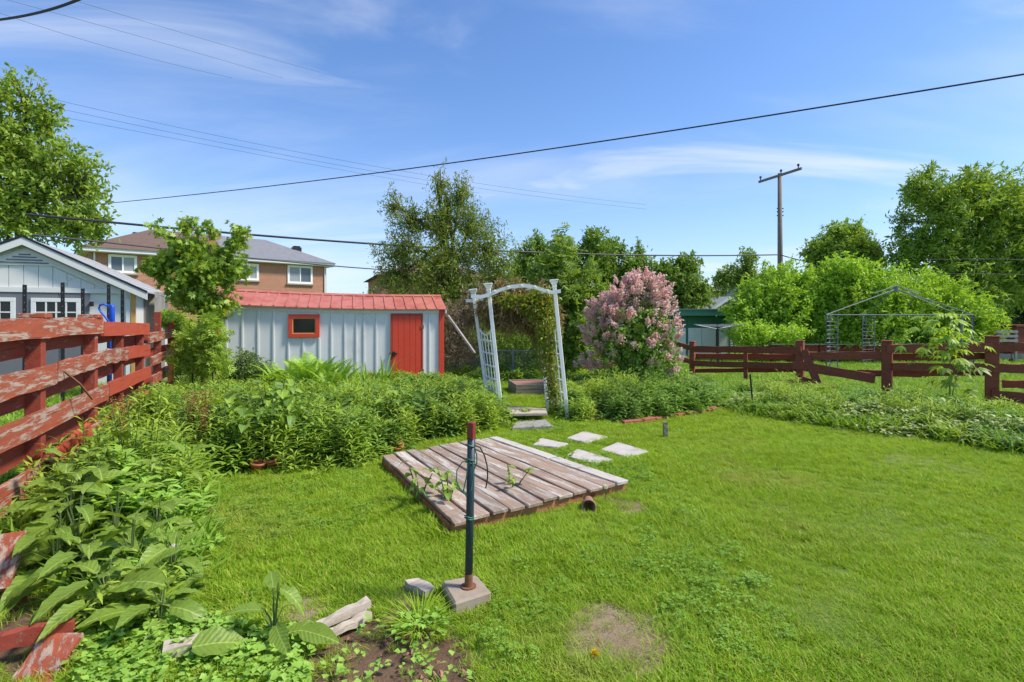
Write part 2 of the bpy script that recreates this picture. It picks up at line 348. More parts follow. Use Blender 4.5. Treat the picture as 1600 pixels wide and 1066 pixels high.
L = dict(
    grass=leafmat('grass_blades', (.130, .222, .017), (.225, .318, .030), .42, .55, (.34, .29, .11), .06, .15, ((.38, .43, .08), .55, .52, .72)),
    clover=leafmat('clover_leaf', (.095, .18, .022), (.155, .255, .036), .35, .5),
    meadow=leafmat('far_grass', (.105, .20, .022), (.18, .28, .038), .38, .55, (.34, .29, .11), .03, .25),
    bed=leafmat('perennial_leaves', (.075, .140, .020), (.170, .245, .036), .32, .45, (.20, .27, .06), .05, LK=2.15),
    bed3=leafmat('yellowish_bed_leaves', (.11, .175, .022), (.215, .28, .045), .36, .45, LK=2.15),
    bed4=leafmat('dark_bed_leaves', (.045, .095, .020), (.105, .170, .038), .3, .42, LK=2.15),
    broad=leafmat('broad_bush_leaf', (.095, .165, .022), (.175, .25, .040), .38, .45, veins=True, LK=2.15), broad_dark=leafmat('dark_broad_leaf', (.055, .11, .020), (.11, .175, .035), .32, .42, veins=True, LK=2.15),
    bed2=leafmat('right_bed_leaves', (.070, .135, .020), (.140, .225, .040), .34, .45, LK=2.15),
    dock=leafmat('dock_leaf', (.080, .140, .018), (.155, .225, .038), .36, .45, None, .0, .4, veins=True),
    cover=leafmat('ground_cover_leaf', (.10, .19, .03), (.19, .29, .06), .35, .5, LK=2.15),
    varieg=leafmat('variegated_leaf', (.09, .165, .03), (.22, .31, .09), .32, .5, (.46, .50, .28), .34, LK=1.25),
    maple=leafmat('maple_leaf', (.075, .125, .018), (.140, .195, .030), .36, .45, (.28, .17, .045), .010, LK=2.6),
    maple_big=leafmat('tall_maple_leaf', (.070, .115, .018), (.135, .185, .032), .36, .45, (.20, .18, .05), .01, LK=2.6),
    cedar=leafmat('cedar_sprays', (.062, .100, .018), (.115, .160, .030), .26, .6, (.17, .12, .04), .10, LK=2.6),
    ash=leafmat('ash_leaf', (.085, .145, .030), (.155, .22, .050), .42, .45, LK=2.0),
    dark=leafmat('dark_tree_leaf', (.060, .100, .018), (.105, .160, .030), .30, .5, LK=2.6),
    lime=leafmat('lime_shrub_leaf', (.105, .180, .022), (.185, .265, .038), .40, .5, LK=2.6),
    willow=leafmat('willow_leaf', (.080, .130, .022), (.145, .205, .036), .36, .45, LK=2.6),
    spruce=leafmat('spruce_needles', (.025, .040, .014), (.040, .060, .022), .1, .6),
    lilac=leafmat('lilac_leaf', (.065, .120, .024), (.120, .185, .040), .32, .45, LK=2.6),
    fern=leafmat('fern_frond', (.12, .21, .030), (.20, .30, .050), .38, .5, LK=2.15),
    lily=leafmat('strap_leaf', (.055, .115, .020), (.11, .19, .035), .3, .42),
    young=leafmat('young_leaf', (.16, .25, .035), (.25, .34, .060), .42, .45),
    pink=leafmat('lilac_petals', (.92, .50, .57), (.96, .74, .78), .48, .7, (.88, .80, .82), .15, LK=1.0, tt=(1.1, .80, .92)),
    dry=leafmat('dry_vine_twigs', (.26, .18, .10), (.38, .28, .16), .2, .8, LK=1.0),
    rosy=leafmat('rosy_bare_twigs', (.34, .25, .21), (.44, .34, .30), .1, .8, LK=1.0),
    vine=leafmat('vine_leaf', (.085, .125, .020), (.15, .19, .035), .34, .5, (.22, .15, .06), .15, LK=2.15),
    seed=leafmat('dock_seed', (.22, .10, .04), (.33, .18, .07), .15, .8, LK=1.0),
    straw=leafmat('dry_straw', (.36, .27, .17), (.48, .38, .26), .15, .85, LK=1.0),
    spirea=leafmat('small_grey_leaf', (.075, .12, .035), (.12, .175, .055), .3, .5),
    fluff=leafmat('seed_fluff', (.62, .60, .55), (.75, .73, .68), .4, .9), yellow=leafmat('dandelion_yellow', (.75, .52, .02), (.85, .62, .03), .2, .7, LK=1.0),
)

# ------------------------------------------------------------------ where things stand
def inpoly(x, y, poly):
    x = np.asarray(x); y = np.asarray(y); r = np.zeros(x.shape, bool); n = len(poly)
    for i in range(n):
        (x1, y1), (x2, y2) = poly[i][:2], poly[(i + 1) % n][:2]
        c = ((y1 > y) != (y2 > y)) & (x < (x2 - x1) * (y - y1) / (y2 - y1 + 1e-12) + x1); r ^= c
    return r
g2 = lambda *a: tuple(G(*a)[:2])
def fence_x(y): return -4.25 - .447 * (y - 4.53)      # the left fence line
LEFT_BED = [g2(318, 742), g2(460, 738), g2(588, 722), g2(620, 697), g2(700, 690), g2(772, 676), g2(786, 658), g2(770, 628), g2(735, 613), (-1.45, 12.9), (-1.9, 13.6), (-6.9, 12.6), (-7.6, 12.6), (fence_x(9.5) + .15, 9.5), (fence_x(6.6) + .15, 6.6)]
WEED_BED = [g2(318, 742), (fence_x(6.6) + .12, 6.6), (fence_x(4.0) + .12, 4.0), (fence_x(2.6) + .12, 2.6), (-2.3, 2.55), g2(290, 930), g2(300, 880), g2(330, 815)]
RIGHT_BED = [g2(892, 661), g2(990, 661), g2(1085, 646), g2(1125, 640), (4.3, 11.6), (4.5, 13.6), (1.2, 13.0), (1.0, 10.6)]
COVER_BED = [g2(1130, 640), g2(1210, 656), g2(1335, 672), g2(1450, 688), g2(1600, 712), g2(1760, 735), (9.2, 8.6), (8.6, 10.4), (7.0, 12.0), (5.2, 13.8), (4.4, 12.0)]
DECK = [(-.472, 4.22), (1.113, 5.317), (-.196, 7.25), (-1.49, 6.236)]
SOIL = [g2(470, 1010), g2(520, 980), g2(600, 950), g2(650, 945), g2(690, 975), g2(730, 1010), g2(760, 1066), g2(780, 1200), g2(440, 1200), g2(430, 1040)]
DRY = [(G(965, 995)[:2], .27, 1.0), (G(1010, 1015)[:2], .16, 1.0), (G(985, 792)[:2], .16, .9), (G(955, 785)[:2], .12, .8), (G(1405, 730)[:2], .5, .35), (G(640, 940)[:2], .1, .5), (G(475, 955)[:2], .14, .7), (G(1230, 800)[:2], .3, .2)]
STONES = [[(912, 677), (951, 686), (915, 695), (884, 688)], [(966, 694), (1016, 709), (980, 718), (936, 706)], [(845, 688), (889, 697), (868, 702), (832, 699)], [(903, 705), (960, 722), (925, 728), (884, 716)]]
STONES = [[g2(*c) for c in s] for s in STONES]

# ------------------------------------------------------------------ ground
def ground():
    m, t, b = newmat('turf_and_soil'); p = pos(t)
    n1 = noise(t, p, .7, 5); n2 = noise(t, p, 11, 9, .78)
    green = mixc(t, n2, (.085, .145, .022), (.19, .265, .045)); green = mixc(t, ramp(t, n1, .5, .75), green, (.21, .24, .06))
    at = nd(t, 'ShaderNodeAttribute', attribute_name='soil').outputs['Fac']
    at2 = nd(t, 'ShaderNodeAttribute', attribute_name='dry').outputs['Fac']
    soil = mixc(t, n2, (.10, .060, .036), (.23, .145, .095)); dry = mixc(t, noise(t, p, 60, 4, .8), (.22, .14, .085), (.46, .36, .26))
    jit = nd(t, 'ShaderNodeMath', {0: nd(t, 'ShaderNodeMath', {0: n2, 1: .7}, operation='MULTIPLY').outputs[0], 1: at}, operation='ADD').outputs[0]
    jit2 = nd(t, 'ShaderNodeMath', {0: nd(t, 'ShaderNodeMath', {0: n2, 1: .7}, operation='MULTIPLY').outputs[0], 1: at2}, operation='ADD').outputs[0]
    col = mixc(t, ramp(t, jit2, .72, .86), green, dry); col = mixc(t, ramp(t, jit, .72, .86), col, soil)
    t.links.new(col, b.inputs['Base Color']); b.inputs['Roughness'].default_value = .95; b.inputs['Specular IOR Level'].default_value = .15
    bump(t, b, noise(t, p, 30, 6, .75), .9, .02)
    xs = np.concatenate([[-700, -200, -60, -25, -14], np.arange(-9, 12.01, .09), [16, 25, 60, 200, 700]])
    ys = np.concatenate([[-300, -60, -10, 0, 1.5], np.arange(2.2, 15.01, .09), [18, 25, 40, 80, 200, 900]])
    X, Y = np.meshgrid(xs, ys); z = .012 * np.sin(X * 2.1 + 1) * np.sin(Y * 1.7) + .008 * np.sin(X * 6.3) * np.sin(Y * 5.1 + 2)
    near = (np.abs(X) < 11) & (Y > 2.2) & (Y < 14.5); z = np.where(near, z, -.02)
    d = SOIL_W(X, Y); z = z - .03 * d + np.where(d > .5, .02 * np.sin(X * 31) * np.sin(Y * 27 + X * 9), 0)
    nx, ny = len(xs), len(ys); v = np.stack([X, Y, z], -1).reshape(-1, 3)
    f = [(j * nx + i, j * nx + i + 1, (j + 1) * nx + i + 1, (j + 1) * nx + i) for j in range(ny - 1) for i in range(nx - 1)]
    me = bpy.data.meshes.new('ground'); me.from_pydata(v.tolist(), [], f); me.update()
    for nm, a in (('soil', np.maximum(d, BED_W(X, Y))), ('dry', DRY_W(X, Y))):
        at = me.attributes.new(nm, 'FLOAT', 'POINT'); at.data.foreach_set('value', a.ravel().astype(np.float32))
    link('ground', me, m, None, 0, True, 'structure')
def soft(poly, X, Y, r=.12):
    s = np.zeros(np.shape(X))
    for a, b in ((0, 0), (r, 0), (-r, 0), (0, r), (0, -r)): s = s + inpoly(X + a, Y + b, poly)
    return s / 5
def SOIL_W(X, Y): return soft(SOIL, X, Y, .08)
def BED_W(X, Y): return np.maximum.reduce([soft(q, X, Y) for q in (LEFT_BED, WEED_BED, RIGHT_BED, COVER_BED)])
def DRY_W(X, Y):
    r = np.zeros(np.shape(X))
    for c, s, a in DRY: r = np.maximum(r, a * np.clip(1.5 - np.hypot(X - c[0], (Y - c[1]) * .8) / s, 0, 1))
    return r
ground()

# ------------------------------------------------------------------ left fence
rng = np.random.default_rng(5)
fn = np.array([.908, .406, 0]); ft = np.array([-.408, .913, 0])
def fpt(y, off, z): return np.array([fence_x(y), y, z]) + fn * off
LF = thing('plank_fence', 'long red plank fence with peeling paint running beside the left flower bed', 'fence', (fence_x(7), 7, 0))
for y, top, w, capped in ((3.55, 1.66, .13, 1), (5.18, 1.70, .13, 1), (6.78, 1.70, .13, 1), (8.05, 1.58, .11, 0), (9.36, 1.58, .11, 0), (10.86, 1.82, .12, 0), (12.36, 1.62, .12, 0)):
    p = MB(); p.beam(fpt(y, 0, -.2), fpt(y, 0, top), w, w * .9, up=ft); po = p.build('post', M['peel_back'], LF, .006)
    if capped:
        c = MB(); c.beam(fpt(y, 0, top), fpt(y, 0, top + .045), .21, .19, up=ft); c.build('cap', M['peel'], po, .006)
def fboard(y0, y1, za, zb, h, off, mat, j=.004):
    b = MB(); b.beam(fpt(y0, off, za - h / 2), fpt(y1, off, zb - h / 2), .035, h, seg=10, jit=j, rng=rng); return b.build('board', M[mat], LF)
for y0, y1, za, zb, h, mat in ((2.55, 6.96, 1.70, 1.705, .19, 'peel'), (2.55, 5.42, 1.225, 1.245, .20, 'peel'), (5.46, 7.0, 1.25, 1.275, .19, 'peel'), (2.55, 7.2, .83, .835, .215, 'peel'), (2.6, 5.15, .36, .34, .24, 'peel'), (5.2, 6.9, .38, .40, .2, 'peel'),
                             (6.98, 9.66, 1.655, 1.60, .19, 'fresh'), (7.02, 8.2, 1.28, 1.26, .19, 'peel'), (8.22, 9.72, 1.265, 1.225, .19, 'fresh'), (7.22, 9.8, .84, .83, .19, 'fresh'), (7.1, 9.7, .42, .42, .18, 'fresh'),
                             (9.7, 12.95, 1.43, 1.455, .18, 'peel'), (9.9, 12.75, .99, 1.035, .17, 'peel'), (9.95, 11.6, .63, .66, .17, 'peel')):
    fboard(y0, y1, za, zb, h, .075, mat, .007 if mat == 'peel' else .002)
for y0, y1, za, h in ((2.55, 5.2, 1.52, .19), (5.22, 8.06, 1.54, .18), (8.08, 12.4, 1.40, .17), (2.55, 5.2, 1.03, .17), (5.22, 8.06, 1.06, .18), (8.08, 12.4, 1.10, .16), (2.55, 6.8, .56, .2), (6.82, 12.4, .62, .18)):
    fboard(y0, y1, za, za, h, -.075, 'peel_back')
st = MB(); st.tube([P(97, 581, 5.62) + fn * .02, P(115, 600, 5.75) + fn * .05, P(137, 624, 5.95) + fn * .04], .012, 5); st.build('broken_stick', M['rust'], LF)

# ------------------------------------------------------------------ right fence
RF = thing('rail_fence', 'dark red rail fence with slipped boards along the right side of the lawn', 'fence', (7.97, 11.56, 0))
rp = {1055: 17.2, 1082: 15.5, 1165: 14.1, 1250: 13.0, 1386: 11.56, 1550: 10.9, 1660: 10.4}
rk = sorted(rp)
def rd(px): return 1 / np.interp(px, rk, [1 / rp[k] for k in rk])
def RP(px, py, off=0.0): q = P(px, py, rd(px)); s = (q - np.array([0, 0, H])); s[2] = 0; return q - unit(s) * off
for px, pyt, w in ((1082, 535, .14), (1250, 534, .17), (1386, 534, .19), (1550, 527, .22), (1660, 522, .2)):
    q = RP(px, pyt); p = MB(); p.beam((q[0], q[1], -.2), q, w, w, up=(.63, .77, 0)); po = p.build('post', M['dark_red'], RF, .012)
    c = MB(); c.beam(q, q + np.array([0, 0, .03]), w * 1.12, w * 1.12, up=(.63, .77, 0)); c.build('cap', M['dark_red'], po, .012)
q = RP(1165, 541); p = MB(); p.beam((q[0], q[1], -.1), q, .1, .06, up=(.63, .77, 0)); p.build('post', M['dark_red'], RF, .008)
for a, b, h, off, in (((1053, 536), (1084, 545), .15, .10), ((1056, 557), (1084, 567), .15, .10), ((1082, 545), (1252, 547.5), .17, .11), ((1082, 567.5), (1250, 572), .15, .12), ((1080, 557), (1250, 558), .14, -.10), ((1082, 580), (1250, 578), .11, -.1),
                    ((1262, 556), (1384, 556), .175, .02), ((1238, 569), (1367, 591), .20, .13), ((1340, 583), (1386, 584), .13, -.1),
                    ((1386, 545), (1552, 542.5), .175, .12), ((1394, 572), (1552, 575), .165, .13), ((1392, 558), (1550, 557), .13, -.12), ((1394, 584), (1440, 585), .14, -.12), ((1440, 585), (1550, 583), .10, -.12),
                    ((1552, 543), (1662, 541), .17, .12), ((1552, 575), (1662, 576), .175, .13), ((1566, 601), (1662, 602), .15, -.1), ((1549, 616), (1662, 627), .20, .14),
                    ((1166, 603), (1252, 594), .16, .16), ((1252, 592), (1308, 611), .17, .15)):
    bm_ = MB(); bm_.beam(RP(*a, off=off), RP(*b, off=off), .04, h, seg=8, jit=.006, rng=rng); bm_.build('rail', M['dark_red'], RF)
bm_ = MB(); bm_.beam(RP(1284, 612, off=.2), RP(1256, 547, off=.06), .17, .06, up=(.6, .8, 0), seg=4, jit=.005, rng=rng); bm_.build('leaning_board', M['dark_red'], RF, .006)

# weathered low fence further back in the right yard
FR = thing('low_board_fence', 'low weathered red board fence with flaking pale top behind the gazebo', 'fence', P(1350, 560, 21))
for k in range(6):
    a, b = 1205 + k * 75, 1278 + k * 75
    bb = MB(); bb.beam(P(a, 545, 21), P(b, 545, 21), .05, .22, seg=6, jit=.01, rng=rng); bb.build('board', M['peel_back'], FR)
    bb = MB(); bb.beam(P(a, 538.2, 20.95), P(b, 538.2, 20.95), .16, .04, seg=6, jit=.01, rng=rng); bb.build('board', M['log_wood'], FR)
    bb = MB(); bb.beam(P(a, 557, 21), P(b, 557, 21), .05, .2, seg=6, jit=.01, rng=rng); bb.build('board', M['grey_wood'], FR)
    bb = MB(); q = P(a, 540, 21.08); bb.beam((q[0], q[1], -.1), q, .1, .1, up=(0, 1, 0)); bb.build('post', M['peel_back'], FR)

# ------------------------------------------------------------------ red-roofed shed
S0 = np.array([-6.95, 12.90, 0]); SE = np.array([.962, .27]); fr = frame(S0, SE); SL = 5.32; SD = 2.0
SH = thing('garden_shed', 'pale grey board and batten shed with faded red metal roof and red door', 'shed', S0)
def eave(a):                                 # the eaves sag towards the right
    t = a / SL; return 2.055 - .10 * t - .045 * math.sin(math.pi * t)
wall = MB(); N = 12
for b0, b1 in ((0, .05), (SD - .05, SD)):
    for i in range(N):
        a0, a1 = SL * i / N, SL * (i + 1) / N; z0, z1 = eave(a0), eave(a1)
        wall.hexa([fr(a0, b0, -.1), fr(a1, b0, -.1), fr(a1, b1, -.1), fr(a0, b1, -.1), fr(a0, b0, z0), fr(a1, b0, z1), fr(a1, b1, z1), fr(a0, b1, z0)])
for a0, a1 in ((.003, .053), (SL - .053, SL - .003)):
    z = eave(a0); wall.hexa([fr(a0, .05, -.1), fr(a1, .05, -.1), fr(a1, SD - .05, -.1), fr(a0, SD - .05, -.1), fr(a0, .05, z), fr(a1, .05, z), fr(a1, SD - .05, z), fr(a0, SD - .05, z)])
    wall.add([fr(a0, .05, z), fr(a0, SD - .05, z), fr(a0, SD / 2, z + .34), fr(a1, .05, z), fr(a1, SD - .05, z), fr(a1, SD / 2, z + .34)], [(0, 2, 1), (3, 4, 5), (0, 3, 5, 2), (1, 2, 5, 4)])
wall.build('wall', M['shed_wall'], SH)
def on_wall(px, fr0, b=0.0):                  # distance along a wall where a photo column crosses it
    k = (px - 800) / FPX; o = fr0(0, b, 0); e = fr0(1, b, 0) - o; return (k * o[1] - o[0]) / (e[0] - k * e[1])
aw = lambda px: on_wall(px, fr)
DOOR = (aw(610.5), aw(660)); WIN = (aw(451), aw(499.5))
trim = MB()
for i in range(N):
    a0, a1 = SL * i / N, SL * (i + 1) / N; e0, e1 = eave(a0), eave(a1)
    trim.hexa([fr(a0, -.03, e0 - .13), fr(a1, -.03, e1 - .13), fr(a1, -.003, e1 - .13), fr(a0, -.003, e0 - .13), fr(a0, -.03, e0 - .004), fr(a1, -.03, e1 - .004), fr(a1, -.003, e1 - .004), fr(a0, -.003, e0 - .004)])
trim.build('header_board', M['shed_wall'], SH)
for z in (.28, 1.42):
    m_ = MB(); m_.fbox(fr, DOOR[1] - .05, DOOR[1] + .03, -.064, -.0585, z, z + .09); m_.build('hinge', M['rust'], SH)
for px in (354, 379, 403.5, 427.5, 451, 474, 499, 518, 539, 557, 569, 588, 609, 662, 671):
    a = aw(px); z1 = eave(a) - .132; z0 = 0.0
    if WIN[0] - .02 < a < WIN[1] + .02:
        spans = [(0.0, 1.20), (1.80, z1)]
    else: spans = [(z0, z1)]
    for z0, z2 in spans:
        if z2 - z0 < .03: continue
        m_ = MB(); m_.fbox(fr, a - .022, a + .022, -.026, -.002, z0, z2); m_.build('batten', M['shed_wall'], SH, .004)
for a in (-.02, SL - .10):
    m_ = MB(); m_.fbox(fr, a, a + .13, -.045, -.0275 if 0 else -.002, 0, eave(a) - .005) if a > 1 else m_.fbox(fr, a - .06, a + .02, -.04, .1, 0, eave(0) - .01)
    m_.build('corner_board', M['shed_red'], SH, .006)
d0, d1 = DOOR; dz = eave(d0) - .135
dr = thing('door', None, None, S0); dr.parent = SH; dr.location = (0, 0, 0); WL[dr.name] = S0
nb = 5; bw = (d1 - d0 - .07) / nb
for i in range(nb):
    m_ = MB(); m_.fbox(fr, d0 + .035 + i * bw + .003, d0 + .035 + (i + 1) * bw - .003, -.05, -.012, .05, dz - .045); m_.build('plank', M['shed_red'], dr, .004)
m_ = MB(); m_.fbox(fr, d0 - .005, d0 + .03, -.058, -.003, .02, dz); m_.fbox(fr, d1 - .03, d1 + .005, -.058, -.003, .02, dz); m_.fbox(fr, d0 + .03, d1 - .03, -.058, -.003, dz - .04, dz); m_.build('frame', M['shed_red_dark'], dr, .003)
m_ = MB(); m_.fbox(fr, d0 - .04, d0 + .16, -.075, -.052, .77, .805); m_.fbox(fr, d0 + .05, d0 + .10, -.085, -.053, .72, .84); m_.tube([fr(d0 + .0, -.09, .76), fr(d0 + .0, -.1, .70), fr(d0 + .05, -.1, .70), fr(d0 + .05, -.09, .76)], .008, 5); m_.build('latch', M['black'], dr)
m_ = MB(); m_.fbox(fr, d0 - .1, d1 + .1, -.35, .0, -.02, .035); m_.build('doorstep', M['concrete'], SH)
w0, w1 = WIN; zb, zt = 1.225, 1.79
wi = thing('window', None, None, S0); wi.parent = SH; wi.location = (0, 0, 0); WL[wi.name] = S0
m_ = MB(); fw = .09
m_.fbox(fr, w0, w1, -.07, -.003, zb, zb + fw); m_.fbox(fr, w0, w1, -.07, -.003, zt - fw, zt); m_.fbox(fr, w0, w0 + fw, -.068, -.003, zb + fw, zt - fw); m_.fbox(fr, w1 - fw, w1, -.068, -.003, zb + fw, zt - fw); m_.build('frame', M['shed_red'], wi, .004)
m_ = MB(); g0 = w0 + fw; g1 = w1 - fw
for a0, a1, z0, z1 in ((g0, g1, zb + fw, zb + fw + .02), (g0, g1, zt - fw - .02, zt - fw), (g0, g0 + .02, zb + fw + .02, zt - fw - .02), (g1 - .02, g1, zb + fw + .02, zt - fw - .02)): m_.fbox(fr, a0, a1, -.05, -.01, z0, z1)
m_.build('sash', M['yellow_wood'], wi)
m_ = MB(); m_.fbox(fr, g0 + .02, g1 - .02, -.03, -.004, zb + fw + .02, zt - fw - .02); m_.build('pane', M['glass'], wi)
NP = 21; ov = .14; a_lo, a_hi = -.12, SL + .09     # roof: standing-seam sheets, each a piece of its own
rise = .335
def roof_pt(a, t, side, dz=0.0):               # t 0 at the eave, 1 at the ridge
    b = (-ov + (SD / 2 + ov) * t) if side < 0 else (SD + ov - (SD / 2 + ov) * t)
    t2 = (b - 0) / (SD / 2) if side < 0 else (SD - b) / (SD / 2)
    return fr(a, b, eave(min(max(a, 0), SL)) + .012 + rise * t2 + dz)
for side in (-1, 1):
    for i in range(NP):
        a0 = a_lo + (a_hi - a_lo) * i / NP; a1 = a_lo + (a_hi - a_lo) * (i + 1) / NP - .004; m_ = MB()
        c = [roof_pt(a0, 0, side), roof_pt(a1, 0, side), roof_pt(a1, 1, side), roof_pt(a0, 1, side)]; k = np.array([0, 0, .018])
        m_.hexa(c + [x + k for x in c])
        r0 = a0 + .002; c = [roof_pt(r0, 0, side, .018), roof_pt(r0 + .035, 0, side, .018), roof_pt(r0 + .035, 1, side, .018), roof_pt(r0, 1, side, .018)]; k = np.array([0, 0, .022])
        m_.hexa(c + [x + k for x in c]); m_.build('roof_sheet', M['roof_red'], SH)
m_ = MB()
for i in range(NP):
    a0 = a_lo + (a_hi - a_lo) * i / NP; a1 = a_lo + (a_hi - a_lo) * (i + 1) / NP
    for s in (-1, 1):
        c = [roof_pt(a0, .9, s, .042), roof_pt(a1, .9, s, .042), roof_pt(a1, 1, s, .055), roof_pt(a0, 1, s, .055)]; m_.hexa([x - np.array([0, 0, .012]) for x in c] + c)
m_.build('ridge_cap', M['roof_red'], SH)
for s in (-1, 1):
    m_ = MB(); c = [roof_pt(SL + .055, 0, s), roof_pt(SL + .085, 0, s), roof_pt(SL + .085, 1, s), roof_pt(SL + .055, 1, s)]; k = np.array([0, 0, .10])
    m_.hexa([x - k for x in c] + [x - np.array([0, 0, .003]) for x in c]); m_.build('barge_board', M['shed_wall'], SH)
# ------------------------------------------------------------------ arbour
AR = thing('garden_arbour', 'leaning white garden arbour with wavy top rail and lattice sides in the hedge gap', 'arbour', (.4, 9.3, 0))
FL, FRp = G(786, 657), G(888, 656); dlt = np.array([-.27, .98, 0]); BL, BR = FL + dlt, FRp + dlt
tops = {}
for nm, b, px, py, d in (('a', FL, 763.5, 453, 9.15), ('b', FRp, 866, 447, 9.15), ('c', BL, 740, 461, 10.1), ('d', BR, 838, 457, 10.1)):
    t = P(px, py, d); b = b + np.array([0, 0, -.1]); tops[nm] = (b, t)
    m_ = MB(); m_.beam(b, t, (.062 if nm in 'ab' else .056), .06, up=(0, 1, 0)); po = m_.build('post', M['white'], AR, .006)
    c = MB(); s0, s1 = .038, .068; u = unit(t - b)
    c.beam(t - u * .02, t + u * .02, .078, .078, up=(0, 1, 0)); c.hexa([t + u * .02 + np.array([x * s0, y * s0, 0]) for x, y in ((-1, -1), (1, -1), (1, 1), (-1, 1))] + [t + u * .085 + np.array([x * s1, y * s1, 0]) for x, y in ((-1, -1), (1, -1), (1, 1), (-1, 1))])
    c.beam(t + u * .085, t + u * .105, .15, .15, up=(0, 1, 0)); c.build('cap', M['white'], po, .004)
for pts, d0, d1 in (([(736, 463), (752, 464), (766, 460.5), (782, 453), (800, 447.8), (820, 446.5), (836, 449), (850, 454), (862, 457), (876, 455)], 9.05, 9.05), ([(728, 470), (741, 470), (757, 467), (772, 461), (788, 457), (806, 456), (822, 458), (836, 462), (850, 462)], 10.15, 10.15)):
    m_ = MB(); pp = [P(x, y, d0) for x, y in pts]; w, h = .04, .06; vs = []
    for q in pp: vs += [q + np.array(k) for k in ((0, -w / 2, -h / 2), (0, w / 2, -h / 2), (0, w / 2, h / 2), (0, -w / 2, h / 2))]
    fs = [(0, 1, 2, 3), tuple(4 * len(pp) - 4 + k for k in (3, 2, 1, 0))]
    for i in range(len(pp) - 1):
        for k in range(4): fs.append((4 * i + k, 4 * i + 4 + k, 4 * i + 4 + (k + 1) % 4, 4 * i + (k + 1) % 4))
    m_.add(vs, fs); m_.build('arched_rail', M['white'], AR)
def along(nm, z): b, t = tops[nm]; return b + (t - b) * ((z - b[2]) / (t[2] - b[2]))
for f_, bk in (('a', 'c'), ('b', 'd')):
    for k in range(4):                       # upright slats, the outer ones reaching higher
        s = (k + 1) / 5; top = 1.42 + .10 * (abs(s - .5) * 2) ** 2
        p0 = along(f_, .12) * (1 - s) + along(bk, .12) * s; p1 = along(f_, top) * (1 - s) + along(bk, top) * s
        m_ = MB(); m_.beam(p0, p1, .03, .016, up=(1, 0, 0)); m_.build('slat', M['white'], AR)
    for z in (.2, .42, .64, .86, 1.08, 1.30):
        o_ = np.array([.018, 0, 0]); m_ = MB(); m_.beam(along(f_, z) + o_, along(bk, z) + o_, .016, .03); m_.build('slat', M['white'], AR)
    m_ = MB(); m_.tube([(along(f_, 1.40 + .16 * abs(2 * s - 1) ** 2) * (1 - s) + along(bk, 1.40 + .16 * abs(2 * s - 1) ** 2) * s) for s in np.linspace(0, 1, 9)], .018, 5); m_.build('curved_rail', M['white'], AR)
for k in range(5):
    s = (k + .5) / 5; a = tops['a'][1] * (1 - s) + tops['b'][1] * s; z = 2.06 + .14 * math.sin(math.pi * s)
    m_ = MB(); m_.beam((a[0] + .0, 9.0, z + .05), (a[0] - .24, 10.25, z - .02), .03, .03); m_.build('cross_slat', M['white'], AR)

# ------------------------------------------------------------------ deck platform
DK = thing('deck_platform', 'low square platform of worn grey and red boards lying on the lawn', 'deck', (-.26, 5.7, 0))
fl, frr, br, bl = [np.array([*c, 0]) for c in DECK]; rng = np.random.default_rng(8); NB = 11
def dk(s, t): return (fl * (1 - s) + frr * s) * (1 - t) + (bl * (1 - s) + br * s) * t
for i in range(NB):
    s0, s1 = (i + .06) / NB, (i + .94) / NB; mat = M['deckpale'] if i == NB - 1 else M['deckw']
    segs = [(-.015 + rng.normal(0, .006), 1.0 + rng.normal(0, .01))]
    if i == NB - 1: segs = [(-.02, .435), (.455, 1.0)]
    if i == 0: segs = [(-.02, .10), (.104, 1.0)]
    for t0, t1 in segs:
        m_ = MB(); n = 6; vs = []
        for k in range(n + 1):
            t = t0 + (t1 - t0) * k / n; z = .13 + rng.normal(0, .0025) + (.006 * (i % 3 - 1))
            ja, jb = rng.normal(0, .0012, 2)
            vs += [dk(s0 + ja, t) + [0, 0, z - .032], dk(s1 + jb, t) + [0, 0, z - .032], dk(s1 + jb, t) + [0, 0, z], dk(s0 + ja, t) + [0, 0, z]]
        fs = [(0, 1, 2, 3), tuple(4 * n + k for k in (3, 2, 1, 0))]
        for k in range(n):
            for e in range(4): fs.append((4 * k + e, 4 * k + 4 + e, 4 * k + 4 + (e + 1) % 4, 4 * k + (e + 1) % 4))
        m_.add(vs, fs); m_.build('deck_board', mat, DK, .005)
zf = .092
for a, b in ((dk(.005, .006), dk(.995, .006)), (dk(.995, .012), dk(.995, .99)), (dk(.005, .99), dk(.995, .99)), (dk(.005, .012), dk(.005, .985))):
    m_ = MB(); m_.beam(a + [0, 0, zf / 2 - .012], b + [0, 0, zf / 2 - .012], .036, zf + .02, seg=6, jit=.002, rng=rng); m_.build('fascia', M['deckside'], DK)
for t in (.33, .66):
    m_ = MB(); m_.beam(dk(.03, t) + [0, 0, .045], dk(.97, t) + [0, 0, .045], .04, .09); m_.build('joist', M['deckside'], DK)

